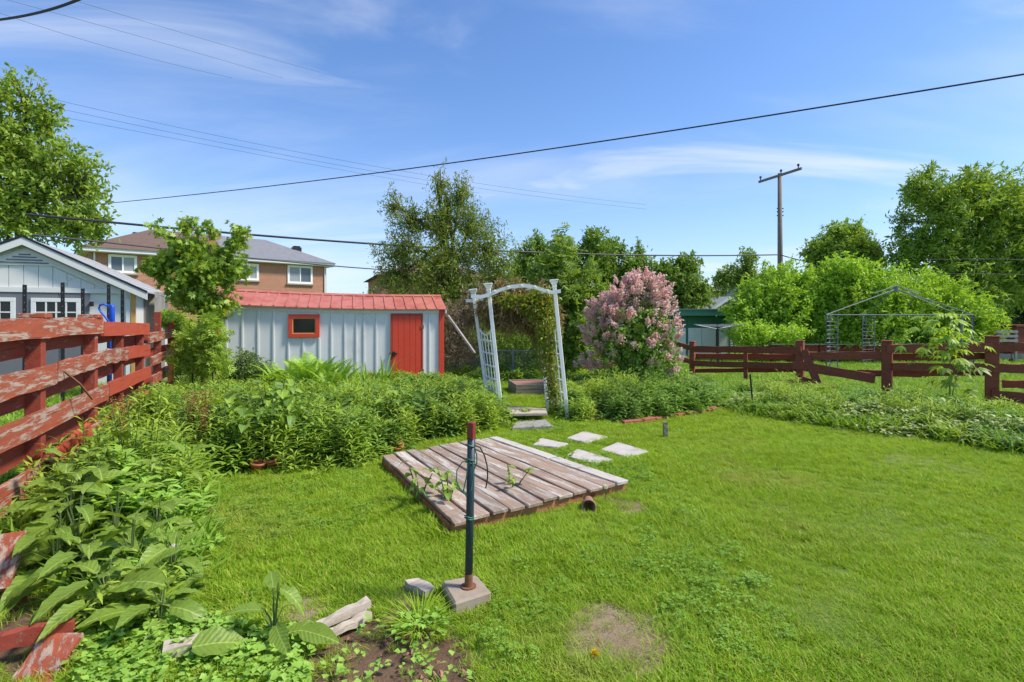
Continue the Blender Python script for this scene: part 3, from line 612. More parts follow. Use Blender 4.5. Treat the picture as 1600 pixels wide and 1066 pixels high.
# ------------------------------------------------------------------ clothes-line post in its concrete block
pb = np.array([-.262, 3.28, 0]); PT = thing('metal_post', 'dark blue metal post with red top set in a square concrete block on the lawn', 'post', pb)
bk = [np.array([*g2(*c), 0]) * 1.0 for c in ((0, 600),)]
c4 = [np.array([x, y, 0]) for x, y in ((-.434, 3.35), (-.328, 3.094), (-.121, 3.217), (-.222, 3.44))]
m_ = MB(); m_.hexa([c + [0, 0, -.06] for c in (c4[1], c4[2], c4[3], c4[0])] + [c * [1, 1, 0] * 1 + [0, 0, .078 + .006 * (i % 2)] for i, c in enumerate((c4[1], c4[2], c4[3], c4[0]))])
blk = m_.build('concrete_block', M['concrete'], PT, .012)
tp = P(736.5, 684, 3.28); lo = pb + [0, 0, .075]
m_ = MB(); m_.tube([lo + (tp - lo) * t for t in (.09, .5, 1)], .0235, 12); m_.build('pole', M['navy'], PT, 0, True)
m_ = MB(); m_.tube([lo, lo + [0, 0, .012]], .048, 14); m_.tube([lo + [0, 0, .012], lo + (tp - lo) * .095], .0245, 12); m_.build('rusty_base', M['rust'], PT)
m_ = MB(); m_.beam(tp - [0, 0, .01], P(737, 660, 3.28), .042, .042, up=(.4, .9, 0)); m_.build('top_sleeve', M['red_plastic'], PT, .003)
for py, dz in ((695, .0), (717, .004), (722, -.003), (806, .0), (809, 0)):
    q = P(735.5 - (py - 690) * .022, py, 3.28); a = np.linspace(0, 2 * math.pi, 15)
    m_ = MB(); m_.tube([q + np.array([math.cos(t) * .028, math.sin(t) * .028, .006 * math.sin(t * 2)]) for t in a], .004, 5, False); m_.build('wire_tie', M['wire_green'], PT)
for pts, r in (([(741, 696), (750, 699), (757, 712), (761, 728), (762, 745), (759, 763)], .0045), ([(741, 698), (745, 712), (745, 724), (741, 733)], .004), ([(731, 720), (722, 722), (714, 735), (713, 752), (719, 764)], .0035), ([(738, 722), (739, 745), (736, 766), (728, 776), (724, 768), (729, 745), (731, 724)], .004)):
    m_ = MB(); m_.tube([P(x, y, 3.24) for x, y in pts], r, 5); m_.build('cord', M['cord'] if r > .004 else M['wire_green'], PT)

# ------------------------------------------------------------------ stepping stones and steps
labs = ['pale stepping stone farthest from the deck, nearest the hedge bed', 'pale stepping stone at the right end of the path beside open lawn', 'small mossy stepping stone next to the arbour step', 'pale stepping stone touching the right edge of the wooden deck']
for s, lab in zip(STONES, labs):
    c = np.mean(s, 0); o = thing('stepping_stone', lab, 'stepping stone', (*c, 0), 'stepping stones between the deck and the arbour')
    n = []; rng = np.random.default_rng(int(abs(c[0]) * 999))
    for i in range(4):
        a, b = np.array(s[i]), np.array(s[(i + 1) % 4])
        for t in (0.06, .35, .65, .94): n.append(a + (b - a) * t + rng.normal(0, .006, 2))
    k = len(n); m_ = MB(); m_.add([(*p, -.03) for p in n] + [(*p, .022) for p in n] + [(*(c + (p - c) * .97), .032) for p in n], [(i, (i + 1) % k, k + (i + 1) % k, k + i) for i in range(k)] + [(k + i, k + (i + 1) % k, 2 * k + (i + 1) % k, 2 * k + i) for i in range(k)] + [tuple(range(2 * k, 3 * k))]); m_.build('slab', M['paver'], o)
def slab(name, lab, cat, pts, z0, z1, mat, planks=0):
    c = np.mean([p[:2] for p in pts], 0); o = thing(name, lab, cat, (*c, 0))
    a, b, c_, d = [np.array(p[:2]) for p in pts]              # front left, front right, back right, back left
    for i in range(max(1, planks)):
        t0, t1 = i / max(1, planks), (i + .93) / max(1, planks); q = [a + (d - a) * t0, b + (c_ - b) * t0, b + (c_ - b) * t1, a + (d - a) * t1]
        m_ = MB(); m_.hexa([(*p, z0) for p in q] + [(*p, z1) for p in q]); m_.build('plank' if planks else 'slab', mat, o, .008)
    return o
def Gz(px, py, z): d = (H - z) * FPX / (py - HOR); return np.array([(px - 800) / FPX * d, d, z])
slab('wooden_step', 'upper wooden step under the white arbour', 'step', [Gz(796, 646, .16), Gz(855, 645, .16), Gz(853, 638, .16), Gz(790, 633, .16)], .11, .16, M['log_wood'], 2)
slab('wooden_step', 'lower weathered wooden step in front of the arbour', 'step', [Gz(800, 668, .06), Gz(864, 665, .06), Gz(852, 655, .06), Gz(806, 659, .06)], .0, .06, M['grey_wood'], 2)
# raised planter
pf = frame(G(806, 619), (1, .18)); PL = thing('raised_planter', 'square raised planter of weathered boards on the grass behind the arbour', 'planter', G(806, 619)); w = 1.0; hh = .25
for i, (a0, a1, b0, b1) in enumerate(((0, w, 0, .05), (0, w, w - .05, w), (0, .05, .05, w - .05), (w - .05, w, .05, w - .05))):
    for k in range(2):
        m_ = MB(); m_.fbox(pf, a0, a1, b0, b1, hh * k / 2 + .003, hh * (k + 1) / 2 - .003); m_.build('board', M['planter'], PL, .006)
m_ = MB(); m_.fbox(pf, .052, w - .052, .052, w - .052, .05, .22); m_.build('soil_fill', M['clay'], PL)

# ------------------------------------------------------------------ small things on the ground
def lathe(prof, ctr, axis, n=18):
    axis = unit(axis); a = unit(np.cross(axis, [.1, .2, 1])); b = np.cross(axis, a); vs = []
    for r, h in prof:
        for k in range(n): th = 2 * math.pi * k / n; vs.append(np.array(ctr) + axis * h + (a * math.cos(th) + b * math.sin(th)) * r)
    fs = [(i * n + k, i * n + (k + 1) % n, (i + 1) * n + (k + 1) % n, (i + 1) * n + k) for i in range(len(prof) - 1) for k in range(n)]
    return vs, fs
c = G(920, 801); m_ = MB(); m_.add(*lathe([(.0, .14), (.035, .14), (.040, .135), (.058, .0), (.064, -.002), (.064, -.02), (.054, -.02), (.05, .0), (.036, .12), (0, .12)], c + [0, .0, .058], (.12, 1, .04)))
tag(m_.build('clay_pot', M['clay'], None, 0, True), 'small clay pot lying on its side on the grass by the deck corner', 'flower pot')
def pot(px, py, r, h, lab, tilt):
    c = G(px, py); m_ = MB(); m_.add(*lathe([(0, 0), (r * .68, 0), (r * .95, h * .78), (r * 1.08, h * .78), (r * 1.08, h), (r * .93, h), (r * .6, h * .1), (0, h * .1)], c, tilt)); tag(m_.build('terracotta_pot', M['terracotta'], None, 0, True), lab, 'flower pot', 'terracotta pots in the left bed')
pot(402, 739, .078, .12, 'left terracotta pot of the pair under the big-leaved bush', (.1, -.05, 1)); pot(428, 735, .085, .14, 'right terracotta pot of the pair under the big-leaved bush', (-.15, -.1, 1)); pot(616, 705, .09, .13, 'orange terracotta pot at the back left corner of the deck', (.3, -.4, .8))
def rock(px, py, r, lab, sq=.7, mat='rock', name='garden_stone', cat='stone'):
    rng = np.random.default_rng(px); m_ = MB(); vs, fs = lathe([(0.01, -1), (.62, -.75), (.95, -.25), (1, .2), (.72, .72), (.01, .95)], (0, 0, 0), (0, 0, 1), 9)
    vs = np.array(vs) * rng.uniform(.8, 1.15, (len(vs), 1)) * [r, r, r * sq] + G(px, py) + [0, 0, r * sq * .5]; m_.add(vs, fs); tag(m_.build(name, M[mat]), lab, cat)
rock(524, 722, .13, 'brown garden stone at the front edge of the left bed', 1.0)
rock(562, 723, .06, 'small dark stone beside the brown stone at the bed edge')
def loose(name, lab, cat, p0, p1, w, h, mat, up=(0, 0, 1), grp=None):
    rng = np.random.default_rng(int(p0[0] * 77) % 9999); m_ = MB(); m_.beam(p0, p1, w, h, up, 5, .006, rng); return tag(m_.build(name, M[mat]), lab, cat, grp)
loose('split_plank', 'upper half of the split weathered plank at the edge of the bare soil', 'plank', G(497, 992) + [0, 0, .045], G(576, 955) + [0, 0, .05], .05, .04, 'log_wood')
loose('split_plank', 'lower half of the split weathered plank at the edge of the bare soil', 'plank', G(512, 999) + [0, 0, .02], G(577, 967) + [0, 0, .025], .055, .035, 'log_wood')
loose('wood_block', 'short weathered wood block lying left of the concrete block', 'wood block', G(640, 921) + [0, 0, .04], G(672, 936) + [0, 0, .03], .08, .06, 'log_wood')
loose('fallen_log', 'pale log half hidden under a dock leaf at the bottom left', 'log', G(255, 1030) + [0, 0, .03], G(345, 1008) + [0, 0, .035], .09, .07, 'log_wood')
loose('red_beam', 'red painted beam pointing out of the weeds at the lower left', 'plank', P(-40, 1012, 2.62), P(116, 978, 2.80), .05, .075, 'peel_back')
loose('red_board', 'broad red board with peeling paint at the bottom left corner', 'plank', P(22, 1110, 2.45), P(100, 992, 2.76), .19, .035, 'peel')
loose('red_board', 'upright end of a red board leaning on the fence foot', 'plank', P(-14, 925, 3.2), P(16, 835, 3.45), .17, .04, 'peel')
loose('red_board', 'red board end sticking out of the weeds below the fence', 'plank', P(90, 712, 5.1), P(140, 670, 5.6), .04, .13, 'fresh')
loose('wooden_stake', 'short mossy wooden stake standing in the lawn', 'stake', G(1040, 685), G(1039, 685) + [0, 0, .23], .055, .055, 'planter', (0, 1, 0))
ED = thing('brick_edging', 'row of worn red bricks edging the bed right of the stepping stones', 'edging', G(1050, 655)); rng = np.random.default_rng(4)
ep = [G(*c) for c in ((972, 664), (1003, 661), (1040, 655), (1085, 648), (1118, 643))]; ln = 0
for a, b in zip(ep[:-1], ep[1:]):
    n = max(1, int(np.linalg.norm(b - a) / .22)); u = (b - a) / n
    for i in range(n):
        m_ = MB(); q = a + u * (i + .03) + [0, 0, rng.uniform(.0, .03)]; m_.beam(q, q + u * .93 + [0, 0, rng.normal(0, .012)], .10, .075); m_.build('brick', M['brick_red'], ED, .01)
ED2 = thing('brick_edging', 'few reddish bricks showing under the variegated ground cover at right', 'edging', G(1360, 672))
for px, py in ((1330, 668), (1352, 672), (1374, 673), (1400, 680)):
    m_ = MB(); q = G(px, py) + [0, 0, .03]; m_.beam(q, q + [.21, -.1, .0], .10, .08); m_.build('brick', M['brick_red'], ED2, .01)
for px, py, t, lab in ((1177, 640, 585, 'thin black rod standing upright in the bed by the right fence'), (1163, 628, 606, 'shorter leaning black rod in the bed by the right fence')):
    q = G(px, py); m_ = MB(); m_.tube([q, P(px - 5, t, q[1] + .05)], .016, 6); tag(m_.build('garden_rod', M['black']), lab, 'stake')

# ------------------------------------------------------------------ chain-link fence, leaning plank
CF = thing('chain_link_fence', 'low chain-link fence in front of the dark cedar behind the arbour', 'fence', P(780, 575, 16))
ca, cb = P(640, 575, 16.4), P(885, 575, 15.6); cz0, cz1 = .05, .74
for t in (0, .34, .67, 1):
    q = ca + (cb - ca) * t; m_ = MB(); m_.tube([(q[0], q[1], -.1), (q[0], q[1], cz1 + .04)], .025, 6); m_.build('post', M['galv'], CF)
m_ = MB(); m_.tube([(*ca[:2], cz1), (*cb[:2], cz1)], .018, 6); m_.build('top_rail', M['galv'], CF)
m_ = MB(); Lc = np.linalg.norm(cb - ca); u = (cb - ca) / Lc; hgt = cz1 - cz0; k = -hgt
while k < Lc:
    for s in (1, -1):
        a0, a1 = k, k + hgt; z0, z1 = (cz0, cz1) if s > 0 else (cz1, cz0); c0, c1_ = max(a0, 0), min(a1, Lc)
        if c1_ > c0:
            f0, f1 = (c0 - a0) / hgt, (c1_ - a0) / hgt; p0 = ca + u * c0; p1 = ca + u * c1_; m_.tube([(p0[0], p0[1], z0 + (z1 - z0) * f0), (p1[0], p1[1], z0 + (z1 - z0) * f1)], .0045, 3, False)
    k += .085
m_.build('wire_mesh', M['galv'], CF, kind='stuff')
loose('leaning_plank', 'grey plank leaning diagonally on the bushes beside the shed', 'plank', P(742, 552, 14.6), P(700, 493, 15.0), .04, .10, 'grey_wood', (0, 1, .3))
# ------------------------------------------------------------------ neighbour's garage
GE = np.array([.91, .415]); GR = np.array([-9.42, 13.62, 0])          # right front corner
gf0 = frame(GR, -GE)                         # a runs left along the front; b comes towards the camera
gf = lambda a, b, z: gf0(a, -b, z)           # b > 0 goes back into the building
GA = thing('garage', 'light grey garage with board gable and dark slate doors behind the left fence', 'garage', GR)
GWD, GDP, GEZ, GPZ = 4.3, 5.0, 2.42, 3.52; mid = GWD / 2
m_ = MB(); m_.hexa([gf(0, .0, 0), gf(GWD, 0, 0), gf(GWD, GDP, 0), gf(0, GDP, 0), gf(0, 0, GEZ), gf(GWD, 0, GEZ), gf(GWD, GDP, GEZ), gf(0, GDP, GEZ)])
m_.add([gf(0, 0, GEZ), gf(GWD, 0, GEZ), gf(mid, 0, GPZ), gf(0, GDP, GEZ), gf(GWD, GDP, GEZ), gf(mid, GDP, GPZ)], [(0, 1, 2), (3, 5, 4), (0, 2, 5, 3), (1, 4, 5, 2)]); m_.build('wall', M['garage'], GA)
sl = (GPZ - GEZ) / mid
def gz(a): return GEZ + sl * min(a, GWD - a)
for s, (a0, a1) in enumerate(((-.28, mid), (GWD + .28, mid))):          # roof slopes, built as courses of shingles
    nrow = 9
    for i in range(nrow):
        x0 = a0 + (a1 - a0) * i / nrow; x1 = a0 + (a1 - a0) * (i + 1.06) / nrow; m_ = MB(); zz0, zz1 = gz(x0) + .05, gz(x1 if i < nrow - 1 else a1) + .03
        x1 = x1 if i < nrow - 1 else a1
        c = [gf(x0, -.22, zz0), gf(x1, -.22, zz1), gf(x1, GDP + .2, zz1), gf(x0, GDP + .2, zz0)]; m_.hexa(c + [q + [0, 0, .035] for q in c]); m_.build('shingle_course', M['shingle'], GA)
    m_ = MB(); c = [gf(a0, -.225, gz(a0) - .13), gf(a1, -.225, gz(a1) - .13), gf(a1, -.19, gz(a1) - .13), gf(a0, -.19, gz(a0) - .13)]; m_.hexa(c + [q + [0, 0, .17] for q in c]); m_.build('barge_board', M['garage'], GA)
    m_ = MB(); c = [gf(a0, -.24, gz(a0) + .045), gf(a1, -.24, gz(a1) + .045), gf(a1, -.20, gz(a1) + .045), gf(a0, -.20, gz(a0) + .045)]; m_.hexa(c + [q + [0, 0, .05] for q in c]); m_.build('drip_edge', M['black'], GA)
    m_ = MB(); c = [gf(a0 * .9 + a1 * .1, -.05, gz(a0 * .9 + a1 * .1) - .33), gf(a1, -.05, gz(a1) - .33), gf(a1, -.003, gz(a1) - .33), gf(a0 * .9 + a1 * .1, -.003, gz(a0 * .9 + a1 * .1) - .33)]; m_.hexa(c + [q + [0, 0, .15] for q in c]); m_.build('rake_trim', M['garage'], GA)
ag = lambda px: on_wall(px, gf)
m_ = MB(); m_.fbox(gf, .0, GWD, -.07, -.003, 2.30, 2.42); m_.build('band_board', M['garage'], GA, .005)
k = .02
while k < GWD - .2:
    zl, zr_ = gz(k + .006) - .345, gz(k + .264) - .345
    if max(zl, zr_) > 2.46:
        zl, zr_ = max(zl, 2.43), max(zr_, 2.43); c = [gf(k + .006, -.026, 2.425), gf(k + .264, -.026, 2.425), gf(k + .264, -.003, 2.425), gf(k + .006, -.003, 2.425)]; m_ = MB(); m_.hexa(c + [gf(k + .006, -.026, zl), gf(k + .264, -.026, zr_), gf(k + .264, -.003, zr_), gf(k + .006, -.003, zl)]); m_.build('board', M['garage'], GA)
    k += .27
m_ = MB()                                    # triangular louvre below the ridge
m_.add([gf(mid - .62, -.06, 2.93), gf(mid + .62, -.06, 2.93), gf(mid, -.06, 3.28), gf(mid - .62, -.028, 2.93), gf(mid + .62, -.028, 2.93), gf(mid, -.028, 3.28)], [(0, 1, 2), (3, 5, 4), (0, 3, 4, 1), (1, 4, 5, 2), (2, 5, 3, 0)])
lo_ = m_.build('louvre', M['garage'], GA)
for i, z in enumerate((2.975, 3.04, 3.105, 3.165)):
    hw = .44 - i * .11; m_ = MB(); m_.fbox(gf, mid - hw, mid + hw, -.075, -.061, z, z + .028); m_.build('slat', M['garage_dark'], lo_)
for s in (-1, 1):                            # curved braces in the gable
    m_ = MB(); m_.tube([gf(mid + s * (.75 + .62 * (1 - math.cos(t))), -.03, 2.44 + .36 * math.sin(t)) for t in np.linspace(0, 1.25, 8)], .011, 5); m_.build('curved_brace', M['garage'], GA)
for a0, a1 in ((ag(141), ag(94)), (ag(93), ag(-60))):
    dd = thing('door', None, None, GR); dd.parent = GA; dd.location = (0, 0, 0); WL[dd.name] = GR
    m_ = MB(); m_.fbox(gf, a0 + .01, a1 - .01, -.05, -.004, .05, 2.295); m_.build('leaf', M['garage_dark'], dd, .004)
for p0, p1, cols in ((127.5, 50, 4), (26, -60, 4)):
    a0, a1 = ag(p0), ag(p1); w_ = thing('window', None, None, GR); w_.parent = GA; w_.location = (0, 0, 0); WL[w_.name] = GR
    zb_, zt_ = 1.5, 2.17; m_ = MB(); f = .09
    m_.fbox(gf, a0, a1, -.085, -.052, zb_, zb_ + f); m_.fbox(gf, a0, a1, -.085, -.052, zt_ - f, zt_); m_.fbox(gf, a0, a0 + f, -.083, -.052, zb_ + f, zt_ - f); m_.fbox(gf, a1 - f, a1, -.083, -.052, zb_ + f, zt_ - f); m_.build('frame', M['off_white'], w_, .004)
    i0, i1, z0, z1 = a0 + f, a1 - f, zb_ + f, zt_ - f
    for i in range(cols):
        for j in range(2):
            x0, x1 = i0 + (i1 - i0) * i / cols, i0 + (i1 - i0) * (i + 1) / cols; y0, y1 = z0 + (z1 - z0) * j / 2, z0 + (z1 - z0) * (j + 1) / 2
            m_ = MB(); m_.fbox(gf, x0 + .012, x1 - .012, -.062, -.052, y0 + .012, y1 - .012); m_.build('pane', M['glass'], w_)
    m_ = MB()
    for i in range(1, cols): x = i0 + (i1 - i0) * i / cols; m_.fbox(gf, x - .016, x + .016, -.078, -.052, z0, z1)
    m_.build('muntin', M['off_white'], w_); m_ = MB(); m_.fbox(gf, i0, i1, -.080, -.052, (z0 + z1) / 2 - .014, (z0 + z1) / 2 + .014); m_.build('muntin', M['off_white'], w_)
m_ = MB(); m_.fbox(gf, -.01, .10, -.06, -.003, .0, 2.295); m_.build('corner_post', M['yellow_wood'], GA, .006)
m_ = MB(); m_.fbox(gf, .104, .20, -.05, -.003, .0, 2.295); m_.build('corner_board', M['off_white'], GA, .005)
m_ = MB(); a = ag(143); m_.fbox(gf, a - .06, a + .02, -.12, -.052, 1.98, 2.10); m_.build('wall_lamp', M['black'], GA, .01)

WF = thing('wooden_fence', 'grey weathered vertical board fence beside the garage', 'fence', P(232, 560, 14.6))
for x0, x1, yt in ((206, 222.5, 455), (224, 240.5, 455.5), (241.5, 257, 456)):
    m_ = MB(); a, b = P(x0, yt, 14.5), P(x1, yt, 14.7); c = [a * [1, 1, 0], b * [1, 1, 0], b * [1, 1, 0] + [0, .03, 0], a * [1, 1, 0] + [0, .03, 0]]; m_.hexa(c + [q + [0, 0, a[2]] for q in c]); m_.build('plank', M['grey_wood'], WF, .004)
m_ = MB(); m_.beam(P(205, 462, 14.62), P(258, 462, 14.8), .05, .09); m_.build('cross_rail', M['grey_wood'], WF)
hs = [(38, 445, 'black slotted post nearest the left edge, before the garage'), (97.5, 441.5, 'tall black slotted post before the middle of the garage window'), (129, 451, 'black slotted post at the right side of the garage window'), (169.5, 445, 'black slotted post next to the blue cart handle'), (191, 453, 'black slotted post nearest the yellow corner of the garage')]
for px, py, lab in hs:
    d = 9.9 + (px - 38) * .008; t = P(px, py, d); m_ = MB(); x, y = t[:2]
    fr_ = frame((x, y, 0), (.9, .42)); m_.fbox(fr_, -.028, .028, 0, .006, 0, t[2]); m_.fbox(fr_, -.028, -.022, .006, .035, 0, t[2]); m_.fbox(fr_, .022, .028, .006, .035, 0, t[2])
    o = thing('slotted_post', lab, 'post', (x, y, 0), 'black slotted posts behind the left fence'); m_.build('channel', M['black'], o)
    m_ = MB()
    for k in range(9): z = t[2] - .07 - k * .13; m_.fbox(fr_, -.005, .005, -.003, -.001, z, z + .014)
    m_.build('slot', M['galv'], o, kind='stuff')
BC = thing('blue_cart', 'blue tubular handle and tray of an upturned cart behind the left fence', 'cart', P(170, 530, 9.6))
m_ = MB(); m_.tube([P(170, 478, 9.65), P(162, 475.5, 9.6), P(156, 477, 9.6), P(154.5, 482, 9.6), P(158, 488, 9.6), P(165, 496, 9.6), P(172, 506, 9.6)], .018, 7); m_.build('handle', M['blue'], BC, 0, True)
m_ = MB(); m_.add(*lathe([(0, -.02), (.02, -.01), (.036, .03), (.038, .36), (.03, .40), (0, .41)], P(176, 512, 9.7), (0, -.02, 1), 12)); m_.build('tray', M['blue'], BC, 0, True)
m_ = MB(); m_.tube([P(171.5, 476, 9.72), P(173, 500, 9.72), P(173, 600, 9.72)], .02, 6); m_.build('leg', M['blue'], BC)

# ------------------------------------------------------------------ semi-detached brick house
HE = np.array([.753, .657]); H0 = P(125, 385, 37) * [1, 1, 0]; hf = frame(H0, HE); HL, HD, HZ = 17.9, 8.8, 6.57
HO = thing('brick_house', 'orange brick semi-detached house with half brown and half grey hipped roof', 'house', H0); ov = .55
m_ = MB(); m_.fbox(hf, ov, HL - ov, ov, HD - ov, 0, HZ - .28); m_.build('wall', M['house_brick'], HO)
m_ = MB(); m_.fbox(hf, 0, HL, 0, HD, HZ - .28, HZ - .235); m_.build('soffit', M['soffit'], HO)
m_ = MB(); m_.fbox(hf, -.03, HL + .03, -.03, HD + .03, HZ - .233, HZ); m_.build('gutter', M['off_white'], HO)
RZ = 8.75; mh = HL * .505
def hroof(a0, a1, hip, mat, sgn):
    e = .12; r = HD / 2; m_ = MB(); z = HZ + .005
    v = [hf(a0 - (e if sgn < 0 else 0), -e, z), hf(a1 + (e if sgn > 0 else 0), -e, z), hf(a1 + (e if sgn > 0 else 0), HD + e, z), hf(a0 - (e if sgn < 0 else 0), HD + e, z)]
    if sgn < 0: m_.add(v + [hf(hip, r, RZ), hf(a1, r, RZ)], [(0, 1, 5, 4), (2, 3, 4, 5), (3, 0, 4), (0, 3, 2, 1), (1, 2, 5)])
    else: m_.add(v + [hf(a0, r, RZ), hf(hip, r, RZ)], [(0, 1, 5, 4), (2, 3, 4, 5), (1, 2, 5), (0, 3, 2, 1), (3, 0, 4)])
    m_.build('roof', mat, HO)
hroof(0, mh, 4.6, M['shingle_brown'], -1); hroof(mh + .004, HL, HL - 4.6, M['shingle_grey'], 1)
ah = lambda px: on_wall(px, hf, ov)
def hwin(p0, p1, y0, y1, split):
    a0, a1 = ah(p0), ah(p1); d = hf((a0 + a1) / 2, ov, 0)[1]; z1, z0 = H + (HOR - y0) * d / FPX, H + (HOR - y1) * d / FPX
    w_ = thing('window', None, None, H0); w_.parent = HO; w_.location = (0, 0, 0); WL[w_.name] = H0; f = .17; y = ov
    m_ = MB(); m_.fbox(hf, a0, a1, y - .09, y - .004, z0, z0 + f); m_.fbox(hf, a0, a1, y - .09, y - .004, z1 - f, z1); m_.fbox(hf, a0, a0 + f, y - .085, y - .004, z0 + f, z1 - f); m_.fbox(hf, a1 - f, a1, y - .085, y - .004, z0 + f, z1 - f); m_.build('frame', M['white'], w_)
    c = a0 + (a1 - a0) * split; m_ = MB(); m_.fbox(hf, c - .05, c + .05, y - .08, y - .004, z0 + f, z1 - f); m_.build('mullion', M['white'], w_)
    for x0, x1 in ((a0 + f, c - .05), (c + .05, a1 - f)): m_ = MB(); m_.fbox(hf, x0, x1, y - .03, y - .004, z0 + f, z1 - f); m_.build('pane', M['glass_sky' if (x0 < c) == (p0 != 449) else 'curtain'], w_)
    m_ = MB(); m_.fbox(hf, a0 - .1, a1 + .1, y - .16, y - .004, z0 - .12, z0 - .003); m_.build('sill', M['concrete'], w_)
hwin(169, 214, 398.5, 427, .5); hwin(374, 404, 412, 438, .5); hwin(449, 488, 415.5, 443.5, .5); hwin(262, 302, 404, 431, .5)
for px, py, w, mt in ((213, 366, .62, 'house_brick'), (337, 364, .62, 'house_brick'), (463, 387, .7, 'black')):
    a = ah(px) if px < 400 else HL - 2.4; d = hf(a, HD / 2 if px < 400 else 1.6 + 1.2, 0); q = P(px, py, d[1]); m_ = MB(); m_.beam((q[0], q[1], 6.9), q, w, w, up=(*HE, 0)); c_ = m_.build('chimney', M[mt], HO)
    m_ = MB(); m_.beam(q, q + [0, 0, .12], w * .75, w * .75, up=(*HE, 0)); m_.build('chimney_cap', M['black'], c_)
for a in (.75, HL - .75): m_ = MB(); m_.fbox(hf, a, a + .1, ov - .12, ov - .02, 0, HZ - .29); m_.build('downspout', M['off_white'], HO)
# a second brick house glimpsed behind the cedar
B2 = thing('brick_house', 'orange brick house glimpsed behind the tall dark cedar', 'house', P(650, 520, 34)); b2 = frame(P(596, 520, 33) * [1, 1, 0], (.93, .36))
m_ = MB(); m_.fbox(b2, 0, 7.5, 0, 7, 0, 4.3); m_.build('wall', M['house_brick'], B2)
m_ = MB(); e = .35; v = [b2(-e, -e, 4.3), b2(7.5 + e, -e, 4.3), b2(7.5 + e, 7 + e, 4.3), b2(-e, 7 + e, 4.3), b2(3, 3.5, 5.6), b2(4.5, 3.5, 5.6)]; m_.add(v, [(0, 1, 5, 4), (2, 3, 4, 5), (3, 0, 4), (1, 2, 5), (0, 3, 2, 1)]); m_.build('roof', M['shingle_brown'], B2)
m_ = MB(); q = P(626, 447, 32.9); m_.tube([(q[0], q[1], 1), q], .14, 8); m_.build('vent_pipe', M['galv'], B2)

# ------------------------------------------------------------------ green outbuilding, sided garage, far roofs on the right
GS = thing('outbuilding', 'green outbuilding with white double doors behind the pink lilac', 'outbuilding', P(1110, 560, 24)); g0 = P(1046, 560, 24.0) * [1, 1, 0]; gs = frame(g0, (1, .03)); sc = 24 / FPX
m_ = MB(); m_.fbox(gs, 0, 2.66, 0, 3, 0, 1.93); m_.build('wall', M['green_paint'], GS)
m_ = MB(); m_.fbox(gs, -.3, 3.35, -.35, 3.2, 1.93, 2.06); m_.fbox(gs, -.34, 3.4, -.39, -.352, 1.80, 2.07); m_.build('roof_fascia', M['green_paint'], GS)
m_ = MB(); m_.fbox(gs, -.36, 3.42, -.41, 3.3, 2.072, 2.10); m_.build('roof', M['galv'], GS)
for a0, a1 in ((.0, .72), (.82, 1.42), (1.44, 2.64)):
    m_ = MB(); m_.fbox(gs, a0, a1, -.05, -.004, .05, 1.26); m_.build('door', M['white'], GS, .006)
for a in (.77, 2.66): m_ = MB(); m_.fbox(gs, a - .035, a + .035, -.06, -.004, 0, 1.3); m_.build('door_frame', M['green_paint'], GS)
for k in range(7): m_ = MB(); m_.fbox(gs, .03 + k * .38, .05 + k * .38, -.02, -.004, 1.32, 1.79); m_.build('batten', M['green_paint'], GS)
SG = thing('sided_garage', 'grey-green sided garage with gable roof behind the green outbuilding', 'garage', P(1140, 540, 29)); s0 = P(1112, 540, 28.5) * [1, 1, 0]; sg = frame(s0, (1, .12)); zz_ = H + (HOR - 482) * 28.5 / FPX
w_ = 1.75
m_ = MB(); m_.fbox(sg, 0, w_ , 0, 5, 0, zz_); m_.add([sg(0, 0, zz_), sg(w_, 0, zz_), sg(w_ / 2, 0, zz_ + .55), sg(0, 5, zz_), sg(w_, 5, zz_), sg(w_ / 2, 5, zz_ + .55)], [(0, 1, 2), (3, 5, 4), (0, 2, 5, 3), (1, 4, 5, 2)]); m_.build('wall', M['siding'], SG)
for k in range(18):
    z = .1 + k * .125
    if z < zz_ - .1: m_ = MB(); m_.add([sg(-.01, -.035, z), sg(w_ + .9, -.035, z), sg(w_ + .9, -.005, z + .12), sg(-.01, -.005, z + .12)], [(0, 1, 2, 3)]); m_.build('clapboard', M['siding'], SG)
for s, (x0, x1) in enumerate(((-.2, w_ / 2), (w_ + .2, w_ / 2))):
    y0, y1 = zz_ - .55 / (w_ / 2) * .2, zz_ + .55; m_ = MB(); c = [sg(x0, -.25, y0 + .02), sg(x1, -.25, y1 + .02), sg(x1, 5.2, y1 + .02), sg(x0, 5.2, y0 + .02)]; m_.hexa(c + [q + [0, 0, .06] for q in c]); m_.build('roof', M['shingle'], SG)
    m_ = MB(); c = [sg(x0, -.28, y0 - .08), sg(x1, -.28, y1 - .08), sg(x1, -.255, y1 - .08), sg(x0, -.255, y0 - .08)]; m_.hexa(c + [q + [0, 0, .15] for q in c]); m_.build('barge_board', M['white'], SG)
m_ = MB(); c = [sg(-3.2, 0, zz_ - .1), sg(-.25, 0, zz_ - .1), sg(-.25, 5, zz_ + .5), sg(-3.2, 5, zz_ + .5)]; m_.hexa(c + [q + [0, 0, .06] for q in c]); m_.build('side_roof', M['shingle'], SG)
